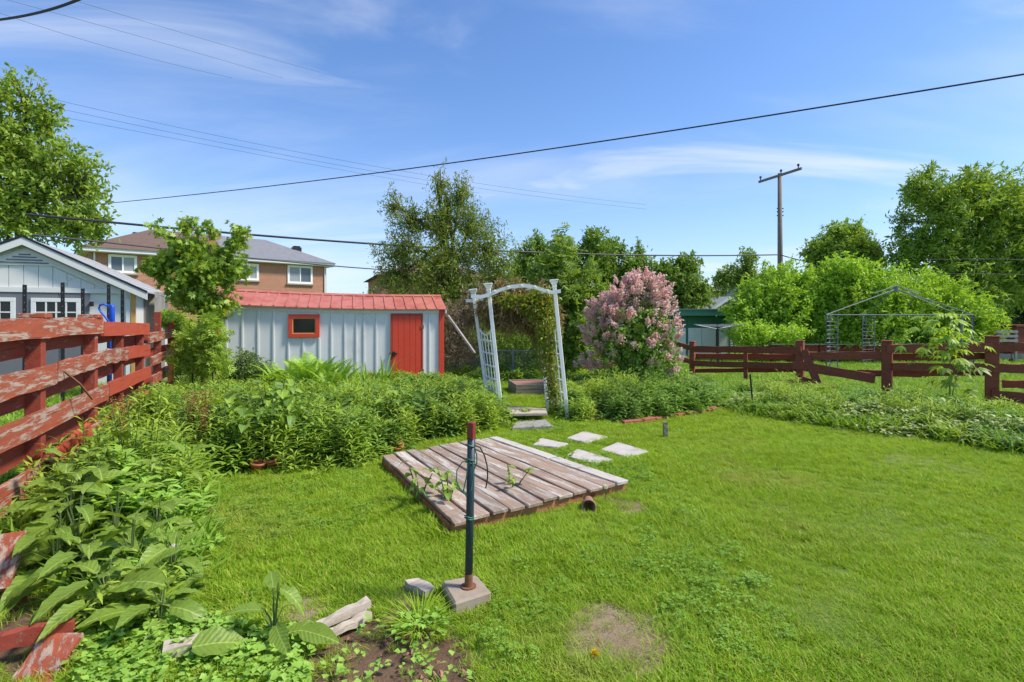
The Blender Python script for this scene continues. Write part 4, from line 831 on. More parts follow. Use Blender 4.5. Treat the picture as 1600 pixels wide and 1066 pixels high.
def far_house(lab, px0, px1, pye, pyr, d, wallm, roofm):
    o = thing('far_house', lab, 'house', P((px0 + px1) / 2, 540, d)); a = P(px0, 540, d) * [1, 1, 0]; f = frame(a, (1, .25)); Lh = (px1 - px0) * d / FPX; ze = H + (HOR - pye) * d / FPX; zr = H + (HOR - pyr) * d / FPX
    m_ = MB(); m_.fbox(f, .4, Lh - .4, .4, 6.6, 0, ze); m_.build('wall', M[wallm], o)
    m_ = MB(); m_.add([f(0, 0, ze), f(Lh, 0, ze), f(Lh, 7, ze), f(0, 7, ze), f(Lh * .3, 3.5, zr), f(Lh * .7, 3.5, zr)], [(0, 1, 5, 4), (2, 3, 4, 5), (3, 0, 4), (1, 2, 5), (0, 3, 2, 1)]); m_.build('roof', M[roofm], o)
    m_ = MB(); m_.fbox(f, -.05, Lh + .05, -.08, -.01, ze - .22, ze + .02); m_.build('gutter', M['soffit'], o)
    for k in (.3, .7): m_ = MB(); m_.fbox(f, Lh * k - .6, Lh * k + .6, .33, .396, ze - 1.9, ze - .6); m_.build('window', M['glass_sky'], o)
far_house('brown roofed house half hidden by trees right of the lilac', 1040, 1150, 450, 438, 48, 'house_brick', 'shingle_brown')
far_house('brown roofed house hidden at the foot of the utility pole', 1165, 1265, 440, 423, 62, 'siding', 'shingle_brown')
RS = thing('red_shed', 'low dark red shed with grey roof edge between arbour and lilac', 'shed', P(910, 580, 17.5)); rs = frame(P(896, 560, 17.6) * [1, 1, 0], (1, .1))
m_ = MB(); m_.fbox(rs, 0, 1.3, 0, 1.5, 0, 1.32); m_.build('wall', M['dark_red'], RS)
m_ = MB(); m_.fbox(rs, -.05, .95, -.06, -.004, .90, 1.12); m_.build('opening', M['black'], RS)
m_ = MB(); m_.fbox(rs, .1, 1.3, .2, 1.6, 1.34, 1.72); m_.build('roof_box', M['grey_wood'], RS)
RB = thing('red_box', 'dark red box shed at the right edge of the picture', 'shed', P(1600, 560, 22)); rs = frame(P(1588, 560, 22) * [1, 1, 0], (1, .1)); m_ = MB(); m_.fbox(rs, 0, 1.2, 0, 1.2, 0, 1.35); m_.build('wall', M['dark_red'], RB); m_ = MB(); m_.fbox(rs, -.08, 1.3, -.08, 1.3, 1.353, 1.42); m_.build('roof', M['dark_red'], RB)
LB = thing('bench', 'grey slatted bench left of the dark red box shed', 'bench', P(1572, 560, 20.5))
for k, (y0, y1) in enumerate(((517, 521), (524, 528), (531, 535))): m_ = MB(); m_.beam(P(1556, y0 + 1.5, 20.5), P(1590, y0 + 1.5, 20.6), .04, .09); m_.build('slat', M['grey_wood'], LB)
for px in (1560, 1587): m_ = MB(); q = P(px, 516, 20.62); m_.beam((q[0], q[1], 0), q, .07, .05, up=(0, 1, 0)); m_.build('leg', M['grey_wood'], LB)

# ------------------------------------------------------------------ rotary clothes dryer
RD = thing('rotary_dryer', 'rotary clothes dryer on a tripod in front of the white outbuilding doors', 'clothes dryer', P(1121, 570, 19)); c = P(1121, 512, 19)
m_ = MB(); m_.tube([(c[0], c[1], 0), c + [0, 0, .12]], .03, 8); m_.build('pole', M['black'], RD)
m_ = MB(); m_.tube([(c[0], c[1], .45), c - [0, 0, .03]], .055, 8); m_.build('sleeve', M['black'], RD)
ends = []
for k in range(4):
    t = .5 + k * math.pi / 2; e = c + np.array([math.cos(t) * 1.05, math.sin(t) * 1.05, .10]); ends.append(e)
    m_ = MB(); m_.tube([c - [0, 0, .05], e], .017, 6); m_.build('arm', M['galv'], RD)
for k in range(3): t = .4 + k * 2.1; m_ = MB(); m_.tube([(c[0], c[1], .85), (c[0] + math.cos(t) * .28, c[1] + math.sin(t) * .28, 0)], .015, 5); m_.build('leg', M['black'], RD)
for s in (.45, .72, 1.0):
    m_ = MB(); q = [c + (e - c) * s for e in ends]; m_.tube(q + [q[0]], .006, 4, False); m_.build('line', M['galv'], RD)

# ------------------------------------------------------------------ gazebo frame without its canopy
GZ = thing('gazebo_frame', 'bare grey metal gazebo frame standing behind the right fence', 'gazebo', P(1405, 580, 17)); zt = 1.80
corner = [P(1291, 493, 16.8), P(1521, 493, 16.9), P(1500, 493, 20.3), P(1352, 493, 20.0)]
corner = [np.array([q[0], q[1], zt]) for q in corner]; ctr = sum(corner) / 4; apex = np.array([P(1400, 452, 18.4)[0], 18.4, H + 45 * 18.4 / FPX])
def panel(a, b, top):                        # ladder panel between two uprights
    for q in (a, b): m_ = MB(); m_.tube([(q[0], q[1], 0), (q[0], q[1], top)], .017, 6); m_.build('upright', M['gazebo'], GZ)
    for z in np.arange(.15, top - .2, .13): m_ = MB(); m_.tube([(a[0], a[1], z), (b[0], b[1], z + .02)], .009, 4, False); m_.build('rung', M['gazebo'], GZ)
    m_ = MB(); u = (b - a); m_.tube([a * [1, 1, 0] + u * [s, s, 0] + [0, 0, top - .2 + .16 * math.sin(math.pi * s)] for s in np.linspace(0, 1, 7)], .011, 4); m_.build('curved_bar', M['gazebo'], GZ)
for i in range(4):
    a = corner[i]
    for j in ((i + 1) % 4, (i + 3) % 4): u = unit((corner[j] - a) * [1, 1, 0]); panel(a, a + u * .36, zt)
    m_ = MB(); m_.tube([corner[i], corner[(i + 1) % 4]], .016, 6); m_.build('top_bar', M['gazebo'], GZ)
    m_ = MB(); m_.tube([corner[i], apex - (apex - corner[i]) * .0], .016, 6); m_.build('rafter', M['gazebo'], GZ)
m_ = MB(); m_.tube([apex - [0, 0, .08], apex + [0, 0, .1]], .07, 8); m_.build('hub', M['gazebo'], GZ)
for i in range(4): m_ = MB(); m_.tube([apex + [0, 0, .12], apex + (corner[i] - apex) * .33 + [0, 0, .13]], .012, 5); m_.build('vent_rib', M['gazebo'], GZ)

# ------------------------------------------------------------------ utility pole and wires
UP_ = P(1219, 418, 31.7); PO = thing('utility_pole', 'wooden utility pole with a slanting crossarm rising above the trees', 'utility pole', (UP_[0], UP_[1], 0)); zt = H + 226 * 31.7 / FPX
m_ = MB(); m_.tube([(UP_[0], UP_[1], 0), (UP_[0], UP_[1], 5), (UP_[0] - .03, UP_[1], zt)], [.165, .145, .105], 10); m_.build('pole', M['pole_wood'], PO, 0, True)
ca_, cb_ = P(1184, 285.5, 33.0), P(1250, 264.5, 30.3); m_ = MB(); m_.beam(ca_ - [0, .16, 0], cb_ - [0, .16, 0], .10, .13); m_.build('crossarm', M['pole_wood'], PO)
for t in (.04, .54, .93): q = ca_ + (cb_ - ca_) * t - [0, .16, 0]; m_ = MB(); m_.add(*lathe([(0, .05), (.03, .06), (.03, .2), (.075, .2), (.06, .3), (0, .33)], q, (0, 0, 1), 8)); m_.build('insulator', M['insul'], PO)
for py in (326, 331, 337):
    for s in (-1, 1): q = P(1219, py, 31.7); m_ = MB(); m_.beam(q + [s * .11, 0, 0], q + [s * .19, 0, .0], .05, .06); m_.build('spool', M['insul'], PO)
def wire(lab, pts, d0, d1, r, n=10):
    xs = [p[0] for p in pts]; ys = [p[1] for p in pts]; X = np.linspace(xs[0], xs[-1], n * 3)
    from_x = (X - xs[0]) / (xs[-1] - xs[0]); d = 1 / ((1 - from_x) / d0 + from_x / d1)
    co_ = np.polyfit(xs, ys, min(3, len(xs) - 1)); Y = np.polyval(co_, X)
    m_ = MB(); m_.tube([P(x, y, k) for x, y, k in zip(X, Y, d)], r, 5); return tag(m_.build('overhead_wire', M['cable'], None), lab, 'wire', 'overhead wires')
wire('thick black cable sweeping across the whole sky, lowest at left', [(150, 318.5), (400, 296), (600, 268), (900, 225), (1200, 182), (1600, 117), (1700, 99)], 26, 8.5, .016)
wire('heavy black cable running from the tall maple to the utility pole', [(40, 335), (160, 346), (300, 359.5), (600, 382.5), (850, 394.5), (1050, 400), (1216, 398)], 15, 31.5, .036)
wire('lower black cable passing over the brown house roof towards the cedar', [(50, 367), (170, 379), (300, 394), (450, 409), (620, 423)], 16, 27, .026)
wire('short cable leaving the utility pole to the right into trees', [(1221, 399), (1250, 407), (1300, 419)], 31.5, 29, .03)
wire('twisted cable crossing the top left corner of the sky', [(-20, 33), (40, 24), (75, 16), (118, 1), (135, -6)], 7, 6, .016)
for i, pts in enumerate(([(100, -4), (280, 50), (446, 98), (500, 113)], [(0, -3), (200, 52), (442, 122)], [(-5, 19), (188, 79), (363, 122)], [(60, 150), (184, 178), (455, 236), (725, 283), (1010, 320)], [(60, 163), (184, 189), (455, 245), (735, 292), (1010, 327)], [(60, 176), (180, 199), (400, 241), (748, 302)])):
    wire(['topmost faint wire in the upper left sky', 'middle faint wire of the upper left three', 'lowest faint wire of the upper left three', 'upper faint wire of the lower trio above the cedar', 'middle faint wire of the lower trio above the cedar', 'lowest faint wire of the lower trio ending at the cedar'][i], pts, 40, 62, .011 if i > 2 else .012)
for i, (py0, py1) in enumerate(((405, 407), (428, 431))): wire(['upper thin wire against the right-hand tree', 'lower thin wire against the right-hand tree'][i], [(1445, py0 + 1), (1520, py0), (1640, py1)], 25, 24, .012)
# ------------------------------------------------------------------ trees
KITE, KITE_N, KITE_W = tpl_kite(.5), tpl_kite(.28), tpl_kite(.75, .08)
MAPLE = tpl_maple(); PINN = tpl_pinnate(3); LEAF4 = tpl_leaf(3, .36, .3, .3); LANCE = tpl_leaf(3, .26, .35, .25); OVAL = tpl_leaf(3, .58, .25, .2, .9)
def px_lobes(lst, d):
    return [(P(px, py, d + (k[0] if k else 0)), rx * d / FPX, (rx * .55 + ry * .45) * d / FPX, ry * d / FPX) for px, py, rx, ry, *k in lst]
def spray_points(lobes, n, rng, shell=.45):
    a = np.array([max(l[1] * l[3], .02) for l in lobes]); which = rng.choice(len(lobes), n, p=a / a.sum())
    dr = rdir(rng, n); r = rng.uniform(0, 1, n) ** shell
    c = np.array([lobes[i][0] for i in which]); rad = np.array([lobes[i][1:] for i in which])
    bulge = 1 + .20 * np.sin(dr[:, 0] * 5 + which) * np.cos(dr[:, 2] * 4 + which * 2) + rng.normal(0, .09, n) + np.where(rng.random(n) < .07, rng.uniform(.1, .38, n), 0)
    return c + dr * rad * (r * bulge)[:, None], dr, which
def tree(name, label, cat, base, lobes, n_spray, per, tpl, ll, mat, seed, trunk_r=.12, spray=.45, up=.35, droop=0.0, twigs=4, group=None, shell=.42, trunk_top=None, lean=None, bark='bark', spread=.30, flat=.6, minz=.03, stems=1, dark_in=True):
    rng = np.random.default_rng(seed); base = np.asarray(base, float); o = thing(name, label, cat, base, group)
    pts, dr, which = spray_points(lobes, n_spray, rng, shell)
    cen = np.mean([l[0] for l in lobes], 0); topz = max(l[0][2] for l in lobes)
    t_ = MB(); head = np.array([cen[0], cen[1], trunk_top or cen[2]])
    for s in range(stems):
        off = np.array([rng.normal(0, .12), rng.normal(0, .12), 0]) if stems > 1 else 0
        k = 7; path = [base + off + (head + (off * 4 if stems > 1 else 0) - base) * (i / (k - 1)) + rng.normal(0, trunk_r * .25, 3) * [1, 1, 0] * (i > 0) for i in range(k)]; path[0][2] = -.1
        t_.tube(path, np.linspace(trunk_r, trunk_r * .45, k) / (1 + .4 * (stems > 1)), 8)
    for li, l in enumerate(lobes):
        s0 = path[min(k - 1, 2 + (li * 2) % 5)]; mid = (s0 + l[0]) / 2 + rng.normal(0, .12, 3) * l[1]
        t_.tube([s0, mid, l[0]], [trunk_r * .42, trunk_r * .28, trunk_r * .14], 6)
        idx = np.where(which == li)[0][:twigs * 3]
        for i in idx: t_.tube([l[0] + (mid - l[0]) * .3, l[0] * .45 + pts[i] * .55 + rng.normal(0, .05, 3), pts[i]], [trunk_r * .14, trunk_r * .09, trunk_r * .03], 4, False)
    t_.build('trunk', M[bark], o, 0, True)
    ax = unit(dr * .55 + UP * up + rng.normal(0, .4, (n_spray, 3)) + (lean if lean is not None else 0))
    keep = pts[:, 2] > minz; pts, ax = pts[keep], ax[keep]; n = len(pts)
    s = rng.uniform(0, 1, (n, per)); sp = spray * rng.uniform(.6, 1.3, (n, 1))
    pp = pts[:, None, :] + ax[:, None, :] * ((s - .6) * sp)[..., None] + rng.normal(0, 1, (n, per, 3)) * (spread * spray * (1.05 - s))[..., None]
    la = unit(ax[:, None, :] * .7 + rng.normal(0, .65, (n, per, 3)) + np.array([0, 0, -droop])); ln = unit(UP * flat + rng.normal(0, .5, (n, per, 3)) + dr[keep][:, None, :] * .35)
    pp = pp.reshape(-1, 3); ok = pp[:, 2] > minz
    c = Cloud(); c.stamp(tpl, pp[ok], la.reshape(-1, 3)[ok], ln.reshape(-1, 3)[ok], (ll * rng.uniform(.6, 1.25, n * per))[ok]); c.build('crown', L[mat], o, True)
    return o
tree('maple_tree', 'tall maple at the left edge behind the garage roof', 'tree', P(15, 520, 20) * [1, 1, 0], px_lobes([(25, 330, 85, 60), (75, 262, 62, 62), (125, 300, 40, 60), (18, 225, 45, 60), (42, 150, 22, 38), (-45, 260, 90, 100), (105, 355, 55, 32), (-20, 170, 40, 50), (70, 180, 26, 26), (150, 345, 18, 28), (-60, 380, 60, 60)], 20), 850, 26, KITE, .21, 'maple_big', 1, .22, .85, .35, .2, 6, spread=.22)
tree('maple_tree', 'small round maple growing at the left end of the grey shed', 'tree', P(318, 600, 11.6) * [1, 1, 0], px_lobes([(312, 425, 58, 34), (258, 418, 30, 22), (356, 412, 34, 30), (300, 388, 50, 18), (244, 356, 8, 14), (292, 352, 16, 8), (372, 372, 14, 18), (318, 468, 36, 24), (340, 478, 26, 24), (285, 450, 26, 24), (330, 358, 10, 8)], 11.6), 440, 15, MAPLE, .125, 'maple', 2, .05, .40, .3, .35, 6, shell=.5, spread=.22)
tree('cedar_tree', 'tall dark cedar with ragged open top behind the shed and arbour', 'tree', P(690, 590, 18.2) * [1, 1, 0], px_lobes([(686, 292, 11, 26), (690, 345, 36, 36), (640, 345, 26, 30), (737, 350, 34, 32), (700, 318, 16, 16), (690, 402, 80, 40), (625, 395, 38, 32), (765, 395, 40, 45), (690, 455, 95, 48), (615, 435, 28, 24), (785, 440, 30, 40), (650, 500, 60, 50), (745, 510, 85, 60), (840, 540, 50, 45), (615, 320, 14, 22), (720, 300, 22, 26)], 18.2), 1900, 34, KITE_N, .115, 'cedar', 3, .17, .62, .45, -.1, 6, None, .5, 5.2, None, 'bark', .24)
tree('shade_shrub', 'dark evergreen shrub filling the shade behind the arbour opening', 'shrub', P(790, 592, 17.4) * [1, 1, 0], px_lobes([(760, 545, 55, 40), (820, 550, 60, 42), (870, 555, 40, 40), (720, 560, 40, 34)], 17.4), 900, 26, KITE_N, .10, 'dark', 33, .06, .4, .3)
tree('ash_sapling', 'tall pale green ash sapling between the arbour and the pink lilac', 'tree', P(878, 600, 15.2) * [1, 1, 0], px_lobes([(875, 405, 16, 40), (880, 440, 36, 38), (885, 485, 46, 42), (912, 460, 26, 34), (850, 470, 26, 34), (880, 535, 44, 36), (930, 450, 14, 16), (905, 520, 36, 30)], 15.2), 520, 9, PINN, .30, 'ash', 4, .05, .42, .35, .5, 4)
for sd, (lab, lobes, d, mt) in enumerate((
    ('dark leafy tree behind the ash sapling with thin twigs on top', [(845, 400, 40, 26), (880, 392, 18, 22), (850, 440, 50, 40), (812, 430, 22, 36), (900, 430, 40, 40), (930, 385, 32, 22), (838, 375, 6, 14), (930, 372, 16, 12)], 27, 'dark'),
    ('dark rounded tree directly behind the top of the lilac', [(965, 420, 40, 36), (950, 395, 22, 18), (1005, 420, 26, 28), (930, 450, 45, 50), (985, 460, 50, 45), (965, 388, 7, 10), (1000, 392, 8, 14)], 29, 'dark'),
    ('smaller dark tree right of the lilac with sky gaps in its top', [(1060, 440, 36, 28), (1072, 415, 20, 16), (1035, 430, 18, 18), (1065, 470, 40, 26), (1090, 455, 18, 22)], 28, 'dark'))):
    tree('broadleaf_tree', lab, 'tree', P(lobes[0][0] + 8, 520, d) * [1, 1, 0], px_lobes(lobes, d), 700, 26, KITE, .19, mt, 40 + sd, .14, .75, .4, .1, 5, 'trees beyond the yard', spread=.22)
tree('lime_shrub', 'big bright green rounded shrub left of the gazebo', 'shrub', P(1225, 560, 22) * [1, 1, 0], px_lobes([(1215, 478, 58, 44), (1170, 492, 36, 38), (1265, 465, 50, 46), (1228, 440, 40, 28), (1200, 520, 60, 26), (1280, 505, 50, 38), (1175, 455, 20, 22)], 22), 1100, 26, KITE, .16, 'lime', 50, .09, .62, .4, .1, 4, 'bright shrubs behind the gazebo', stems=3, spread=.22)
tree('lime_shrub', 'big bright green shrub directly behind the gazebo roof', 'shrub', P(1350, 560, 21.5) * [1, 1, 0], px_lobes([(1335, 455, 55, 46), (1385, 465, 55, 46), (1310, 430, 36, 26), (1360, 500, 70, 40), (1290, 480, 34, 40), (1420, 475, 36, 36), (1345, 420, 24, 18), (1305, 525, 40, 22)], 21.5), 1150, 26, KITE, .16, 'lime', 51, .09, .62, .4, .1, 4, 'bright shrubs behind the gazebo', stems=3, spread=.22)
tree('lime_shrub', 'bright feathery shrub right of the gazebo peak', 'shrub', P(1460, 560, 22) * [1, 1, 0], px_lobes([(1455, 465, 46, 40), (1485, 490, 46, 40), (1430, 500, 40, 34), (1520, 500, 36, 36), (1470, 525, 60, 22)], 22), 760, 26, KITE_N, .20, 'lime', 52, .08, .62, .35, .2, 4, 'bright shrubs behind the gazebo', stems=3, spread=.22)
tree('willow_tree', 'tall windswept willow at the right edge', 'tree', P(1500, 520, 28) * [1, 1, 0], px_lobes([(1475, 320, 55, 44), (1545, 320, 55, 46), (1430, 300, 26, 24), (1520, 285, 36, 22), (1590, 325, 40, 50), (1455, 375, 50, 40), (1525, 385, 60, 46), (1600, 400, 50, 60), (1420, 395, 30, 34), (1470, 435, 70, 36), (1550, 450, 70, 40), (1450, 270, 14, 10), (1410, 345, 14, 16), (1650, 370, 50, 70)], 28), 1500, 26, KITE_N, .30, 'willow', 53, .24, 1.0, .3, .1, 6, None, .5, None, np.array([.5, 0, .1]), spread=.2)
tree('broadleaf_tree', 'mid-sized tree between the utility pole and the tall willow', 'tree', P(1320, 520, 30) * [1, 1, 0], px_lobes([(1310, 385, 36, 26), (1345, 385, 24, 26), (1280, 395, 22, 20), (1320, 362, 26, 14), (1360, 405, 26, 22), (1310, 420, 50, 26)], 30), 750, 24, KITE, .20, 'willow', 54, .15, .7, .4, .1, 4, 'trees beyond the yard')
tree('birch_tree', 'small airy tree left of the utility pole', 'tree', P(1165, 520, 34) * [1, 1, 0], px_lobes([(1168, 405, 14, 16), (1163, 428, 20, 18), (1140, 432, 22, 16), (1180, 445, 30, 20), (1125, 445, 16, 14)], 34), 330, 22, KITE, .19, 'ash', 55, .08, .6, .4, .1, 3, 'trees beyond the yard')
tree('spruce_tree', 'dark spruce cut by the right edge of the picture', 'tree', P(1595, 540, 32) * [1, 1, 0], px_lobes([(1592, 455, 14, 28), (1595, 490, 26, 36), (1620, 470, 30, 50)], 32), 500, 26, KITE_N, .17, 'spruce', 56, .12, .6, -.1, .3, 3)
tree('shrub', 'loose pale shrub at the foot of the lime shrubs by the low fence', 'shrub', P(1190, 555, 19) * [1, 1, 0], px_lobes([(1185, 520, 28, 16), (1230, 522, 30, 14), (1160, 520, 16, 14)], 19), 260, 18, KITE, .11, 'lime', 57, .03, .3, .4)
tree('shrub', 'grey-green twiggy shrub against the left end of the shed wall', 'shrub', P(388, 612, 12.0) * [1, 1, 0], px_lobes([(388, 575, 26, 26), (365, 590, 22, 20), (408, 588, 22, 20)], 12.0), 330, 20, KITE, .055, 'spirea', 58, .02, .22, .5, 0, 6)
for sd, (lab, px, d, lobes) in enumerate((('young yellow-green maple shoots beside the last fence post', 300, 11.2, [(300, 535, 22, 20), (285, 555, 20, 22), (318, 555, 22, 22), (305, 575, 30, 16)]), ('drooping bright sapling leaves above the fence end', 275, 12.6, [(272, 500, 20, 14), (290, 512, 16, 14), (262, 495, 10, 8)]), ('young maple shoot against the red corner board of the shed', 335, 11.0, [(325, 505, 14, 10), (335, 530, 16, 18), (318, 520, 12, 12), (335, 562, 20, 20)]))):
    tree('maple_sapling', lab, 'sapling', P(px, 620, d) * [1, 1, 0], px_lobes(lobes, d), 110, 7, PINN, .17, 'young', 60 + sd, .018, .22, .15, .7, 3, 'maple saplings by the fence end')
tree('bare_shrub', 'leafless rosy-brown twiggy shrub between shed and arbour', 'shrub', P(708, 590, 15.6) * [1, 1, 0], px_lobes([(705, 510, 28, 34), (725, 545, 30, 26), (735, 490, 22, 26), (695, 550, 20, 20), (755, 470, 26, 22)], 15.6), 420, 16, tpl_kite(.10), .15, 'rosy', 64, .03, .4, .5, 0, 10, bark='twig')
# dry vine draped over the arbour, green lower down on the right-hand posts
VN = tree('climbing_vine', 'half dry climbing vine covering the right side and back of the arbour', 'vine', G(874, 648), px_lobes([(800, 478, 48, 20, 0), (840, 480, 26, 30), (778, 495, 16, 14), (855, 505, 18, 30), (815, 500, 40, 16), (800, 455, 30, 8)], 10.0), 900, 16, tpl_kite(.22), .12, 'dry', 65, .012, .28, -.1, .5, 4, bark='twig', trunk_top=2.0)
rng = np.random.default_rng(66); lb = px_lobes([(848, 490, 20, 28), (856, 530, 18, 32), (860, 572, 14, 28), (830, 475, 24, 18), (866, 612, 9, 22), (850, 462, 18, 12), (800, 470, 24, 10)], 9.55); pts, dr, _ = spray_points(lb, 4200, rng)
c = Cloud(); c.stamp(KITE, pts, unit(dr + rng.normal(0, .6, pts.shape)), unit(UP + rng.normal(0, .5, pts.shape)), rng.uniform(.05, .095, len(pts))); c.build('foliage', L['vine'], VN)

# lilac: leafy shrub whose flower clusters are pieces of their own
LL = px_lobes([(992, 560, 52, 36), (985, 512, 48, 42), (998, 478, 34, 32), (960, 535, 34, 34), (1028, 525, 26, 42), (1015, 460, 18, 22), (945, 505, 16, 28), (1040, 560, 18, 22)], 12.2)
LIL = tree('lilac_bush', 'tall lilac bush covered in pink blossom on the right of the arbour', 'bush', P(992, 615, 12.2) * [1, 1, 0], LL, 620, 22, tpl_kite(.62, .1), .085, 'lilac', 70, .04, .26, .4, .1, 5, None, .4, stems=4)
def panicle(sd):
    r = np.random.default_rng(sd); n = 46; t = r.uniform(0, 1, n); p = np.stack([r.normal(0, 1, n), r.normal(0, 1, n), t * 0], 1) * (.038 * (1.05 - t))[:, None]; p[:, 2] = t * .19
    c = Cloud(); c.stamp(tpl_kite(.9, .1), p, unit(p * [1, 1, 0] * 30 + rdir(r, n)), unit(rdir(r, n) + UP * .5), r.uniform(.028, .046, n)); c.stamp(tpl_leaf(2, .45, 0, .1), np.array([[0, 0, -.02]] * 2), np.array([[0, 0, 1.]] * 2), np.array([[1., 0, 0], [0, 1., 0]]), .20); me = c.mesh('flower_cluster', 0); me.materials.append(L['pink']); return me
PM = [panicle(i) for i in range(4)]; rng = np.random.default_rng(71); k = 0
fl_l = px_lobes([(1008, 452, 26, 22), (985, 465, 34, 26), (960, 490, 34, 30), (945, 520, 30, 34), (1042, 510, 12, 44), (1038, 560, 16, 26), (990, 510, 56, 40), (1025, 470, 22, 24), (938, 560, 24, 18), (912, 575, 16, 10), (985, 550, 54, 22), (940, 495, 18, 28)], 12.2); wts = np.array([46, 48, 46, 34, 22, 12, 32, 22, 10, 6, 6, 14])
for i, (c0, rx, ry, rz) in enumerate(fl_l):
    for _ in range(int(wts[i])):
        d = rdir(rng, 1)[0]; d[1] = -abs(d[1]) if rng.random() < .8 else d[1]; q = c0 + d * np.array([rx, ry, rz]) * rng.uniform(.75, 1.1)
        if k >= 298: break
        o = bpy.data.objects.new('flower_cluster', PM[k % 4]); COL.objects.link(o); o.parent = LIL; o.location = tuple(q - WL[LIL.name]); v = Vector(d * [1, 1, .6] + [rng.normal(0, .25), 0, .75]); o.rotation_euler = v.to_track_quat('Z', 'Y').to_euler(); o.scale = (rng.uniform(.85, 1.45),) * 3; k += 1

# far-off trees closing the horizon
rng = np.random.default_rng(80); c = Cloud(); tk = MB()
for i in range(90):
    d = rng.uniform(75, 130); x = rng.uniform(-1.25, 1.25) * d; hgt = rng.uniform(4.2, 6.8)
    if abs((x / d) * FPX + 800 - 540) < 60: hgt = min(hgt, 1.7 + 36 * d / FPX)
    lobes = [(np.array([x + rng.normal(0, 2), d + rng.normal(0, 2), hgt * k]), 3.2, 3.2, hgt * .3) for k in (.35, .6, .75)]
    p_, d_, _ = spray_points(lobes, 420, rng); c.stamp(KITE_W, p_, unit(d_ + rng.normal(0, .5, p_.shape)), unit(UP + rng.normal(0, .6, p_.shape)), rng.uniform(.35, .7, len(p_)))
    tk.tube([(x, d, -.1), (x, d, hgt * .6)], .2, 5)
fw = c.build('distant_woods', L['dark'], None, True, 'stuff'); tb_ = tk.build('trunks', M['bark'], fw, kind='stuff')

# ------------------------------------------------------------------ flower beds
def pts_in(poly, dens, rng):
    a = np.array([p[:2] for p in poly]); lo, hi = a.min(0), a.max(0); n = int(np.prod(hi - lo) * dens); q = rng.uniform(lo, hi, (n, 2)); return q[inpoly(q[:, 0], q[:, 1], poly)]
def edge_dist(q, poly):
    d = np.full(len(q), 9.0); a = [np.array(p[:2]) for p in poly]
    for i in range(len(a)):
        p, r = a[i], a[(i + 1) % len(a)]; u = r - p; t = np.clip(((q - p) @ u) / (u @ u + 1e-9), 0, 1); d = np.minimum(d, np.linalg.norm(q - p - t[:, None] * u, axis=1))
    return d
def stems(cl, st, q, hgt, n_leaf, tpl, ll, rng, lean=.12, up=.35, tip=.5, low=.12, bias=None):
    """upright leafy stems at the plan points q"""
    N = len(q); tilt = rng.normal(0, lean, (N, 2)) + (bias if bias is not None else 0); ph = rng.uniform(0, 6.28, N)
    for i in range(n_leaf):
        t = low + (1 - low) * (i + rng.uniform(0, .6, N)) / n_leaf; a = ph + i * 2.4
        p = np.stack([q[:, 0] + tilt[:, 0] * hgt * t ** 1.5, q[:, 1] + tilt[:, 1] * hgt * t ** 1.5, hgt * t], 1)
        ax = np.stack([np.cos(a), np.sin(a), up + (t - .5) * 1.1 + rng.normal(0, .15, N)], 1); nr = np.stack([-np.cos(a) * .45, -np.sin(a) * .45, np.ones(N)], 1) + rng.normal(0, .18, (N, 3))
        cl.stamp(tpl, p, ax, nr, ll * (1 - tip * np.clip(t - .55, 0, 1)) * rng.uniform(.75, 1.2, N))
    if st is not None:
        for i in range(0, N, 2): st.tube([(q[i, 0], q[i, 1], 0), (q[i, 0] + tilt[i, 0] * hgt[i], q[i, 1] + tilt[i, 1] * hgt[i], hgt[i])], [.006, .003], 3, False)
def clump_bed(poly, dens, lo, hi, slope, seed, kinds, per=24, back=None):
    """a bed as many leafy clumps, each a dome of leaning stems of one kind"""
    r = np.random.default_rng(seed); c = pts_in(poly, dens, r); ed = edge_dist(c, poly); acc = {k: ([], [], []) for k in kinds}
    names = list(kinds); sel = np.sin(c[:, 0] * 1.7 + 1.1 * seed) * 1.2 + np.cos(c[:, 1] * 1.9 - c[:, 0]) + r.normal(0, .8, len(c))
    sel = np.argsort(np.argsort(sel)) / len(c); cum = np.cumsum([kinds[k][0] for k in names])
    for i, (x, y) in enumerate(c):
        k = names[int(np.searchsorted(cum, sel[i] * cum[-1] * .9999))]; h = min(hi, lo + ed[i] * slope) * r.uniform(.72, 1.22) * kinds[k][4]
        if back and y > back[0]: h = min(h, back[1] * r.uniform(.7, 1.1))
        R = r.uniform(.13, .26); n = int(per * r.uniform(.7, 1.2)); q = r.normal(0, R * .6, (n, 2)); dist = np.hypot(q[:, 0], q[:, 1]) / R
        acc[k][0].append(q + [x, y]); acc[k][1].append(np.maximum(.08, h * (1 - .30 * np.clip(dist, 0, 1.6) ** 2) * r.uniform(.85, 1.1, n))); acc[k][2].append(q / R * .20)
    for k in names:
        if not acc[k][0]: continue
        q = np.concatenate(acc[k][0]); h = np.concatenate(acc[k][1]); ln = np.concatenate(acc[k][2]); _, tpl, ll, nl, _, mat, up = kinds[k]
        ok = inpoly(q[:, 0], q[:, 1], poly) | (r.random(len(q)) < .5); q, h, ln = q[ok], h[ok], ln[ok]; cl = Cloud(); st = MB(); stems(cl, st, q, h, nl, tpl, ll, r, .06, up, bias=ln)
        o = cl.build('perennial_foliage', L[mat], None, True, 'stuff'); st.build('stems', M['stem'], o, kind='stuff')
FINE = tpl_leaf(2, .17, .35, .2)
clump_bed(LEFT_BED, 14, .44, .62, .40, 3, dict(lance=(.34, LANCE, .125, 15, 1.0, 'bed', .3), yellow=(.24, FINE, .13, 20, .95, 'bed3', .5), broad=(.24, LEAF4, .15, 11, .85, 'bed4', .15), spire=(.18, LANCE, .10, 20, 1.12, 'bed3', .35)), 25, (9.4, .42))
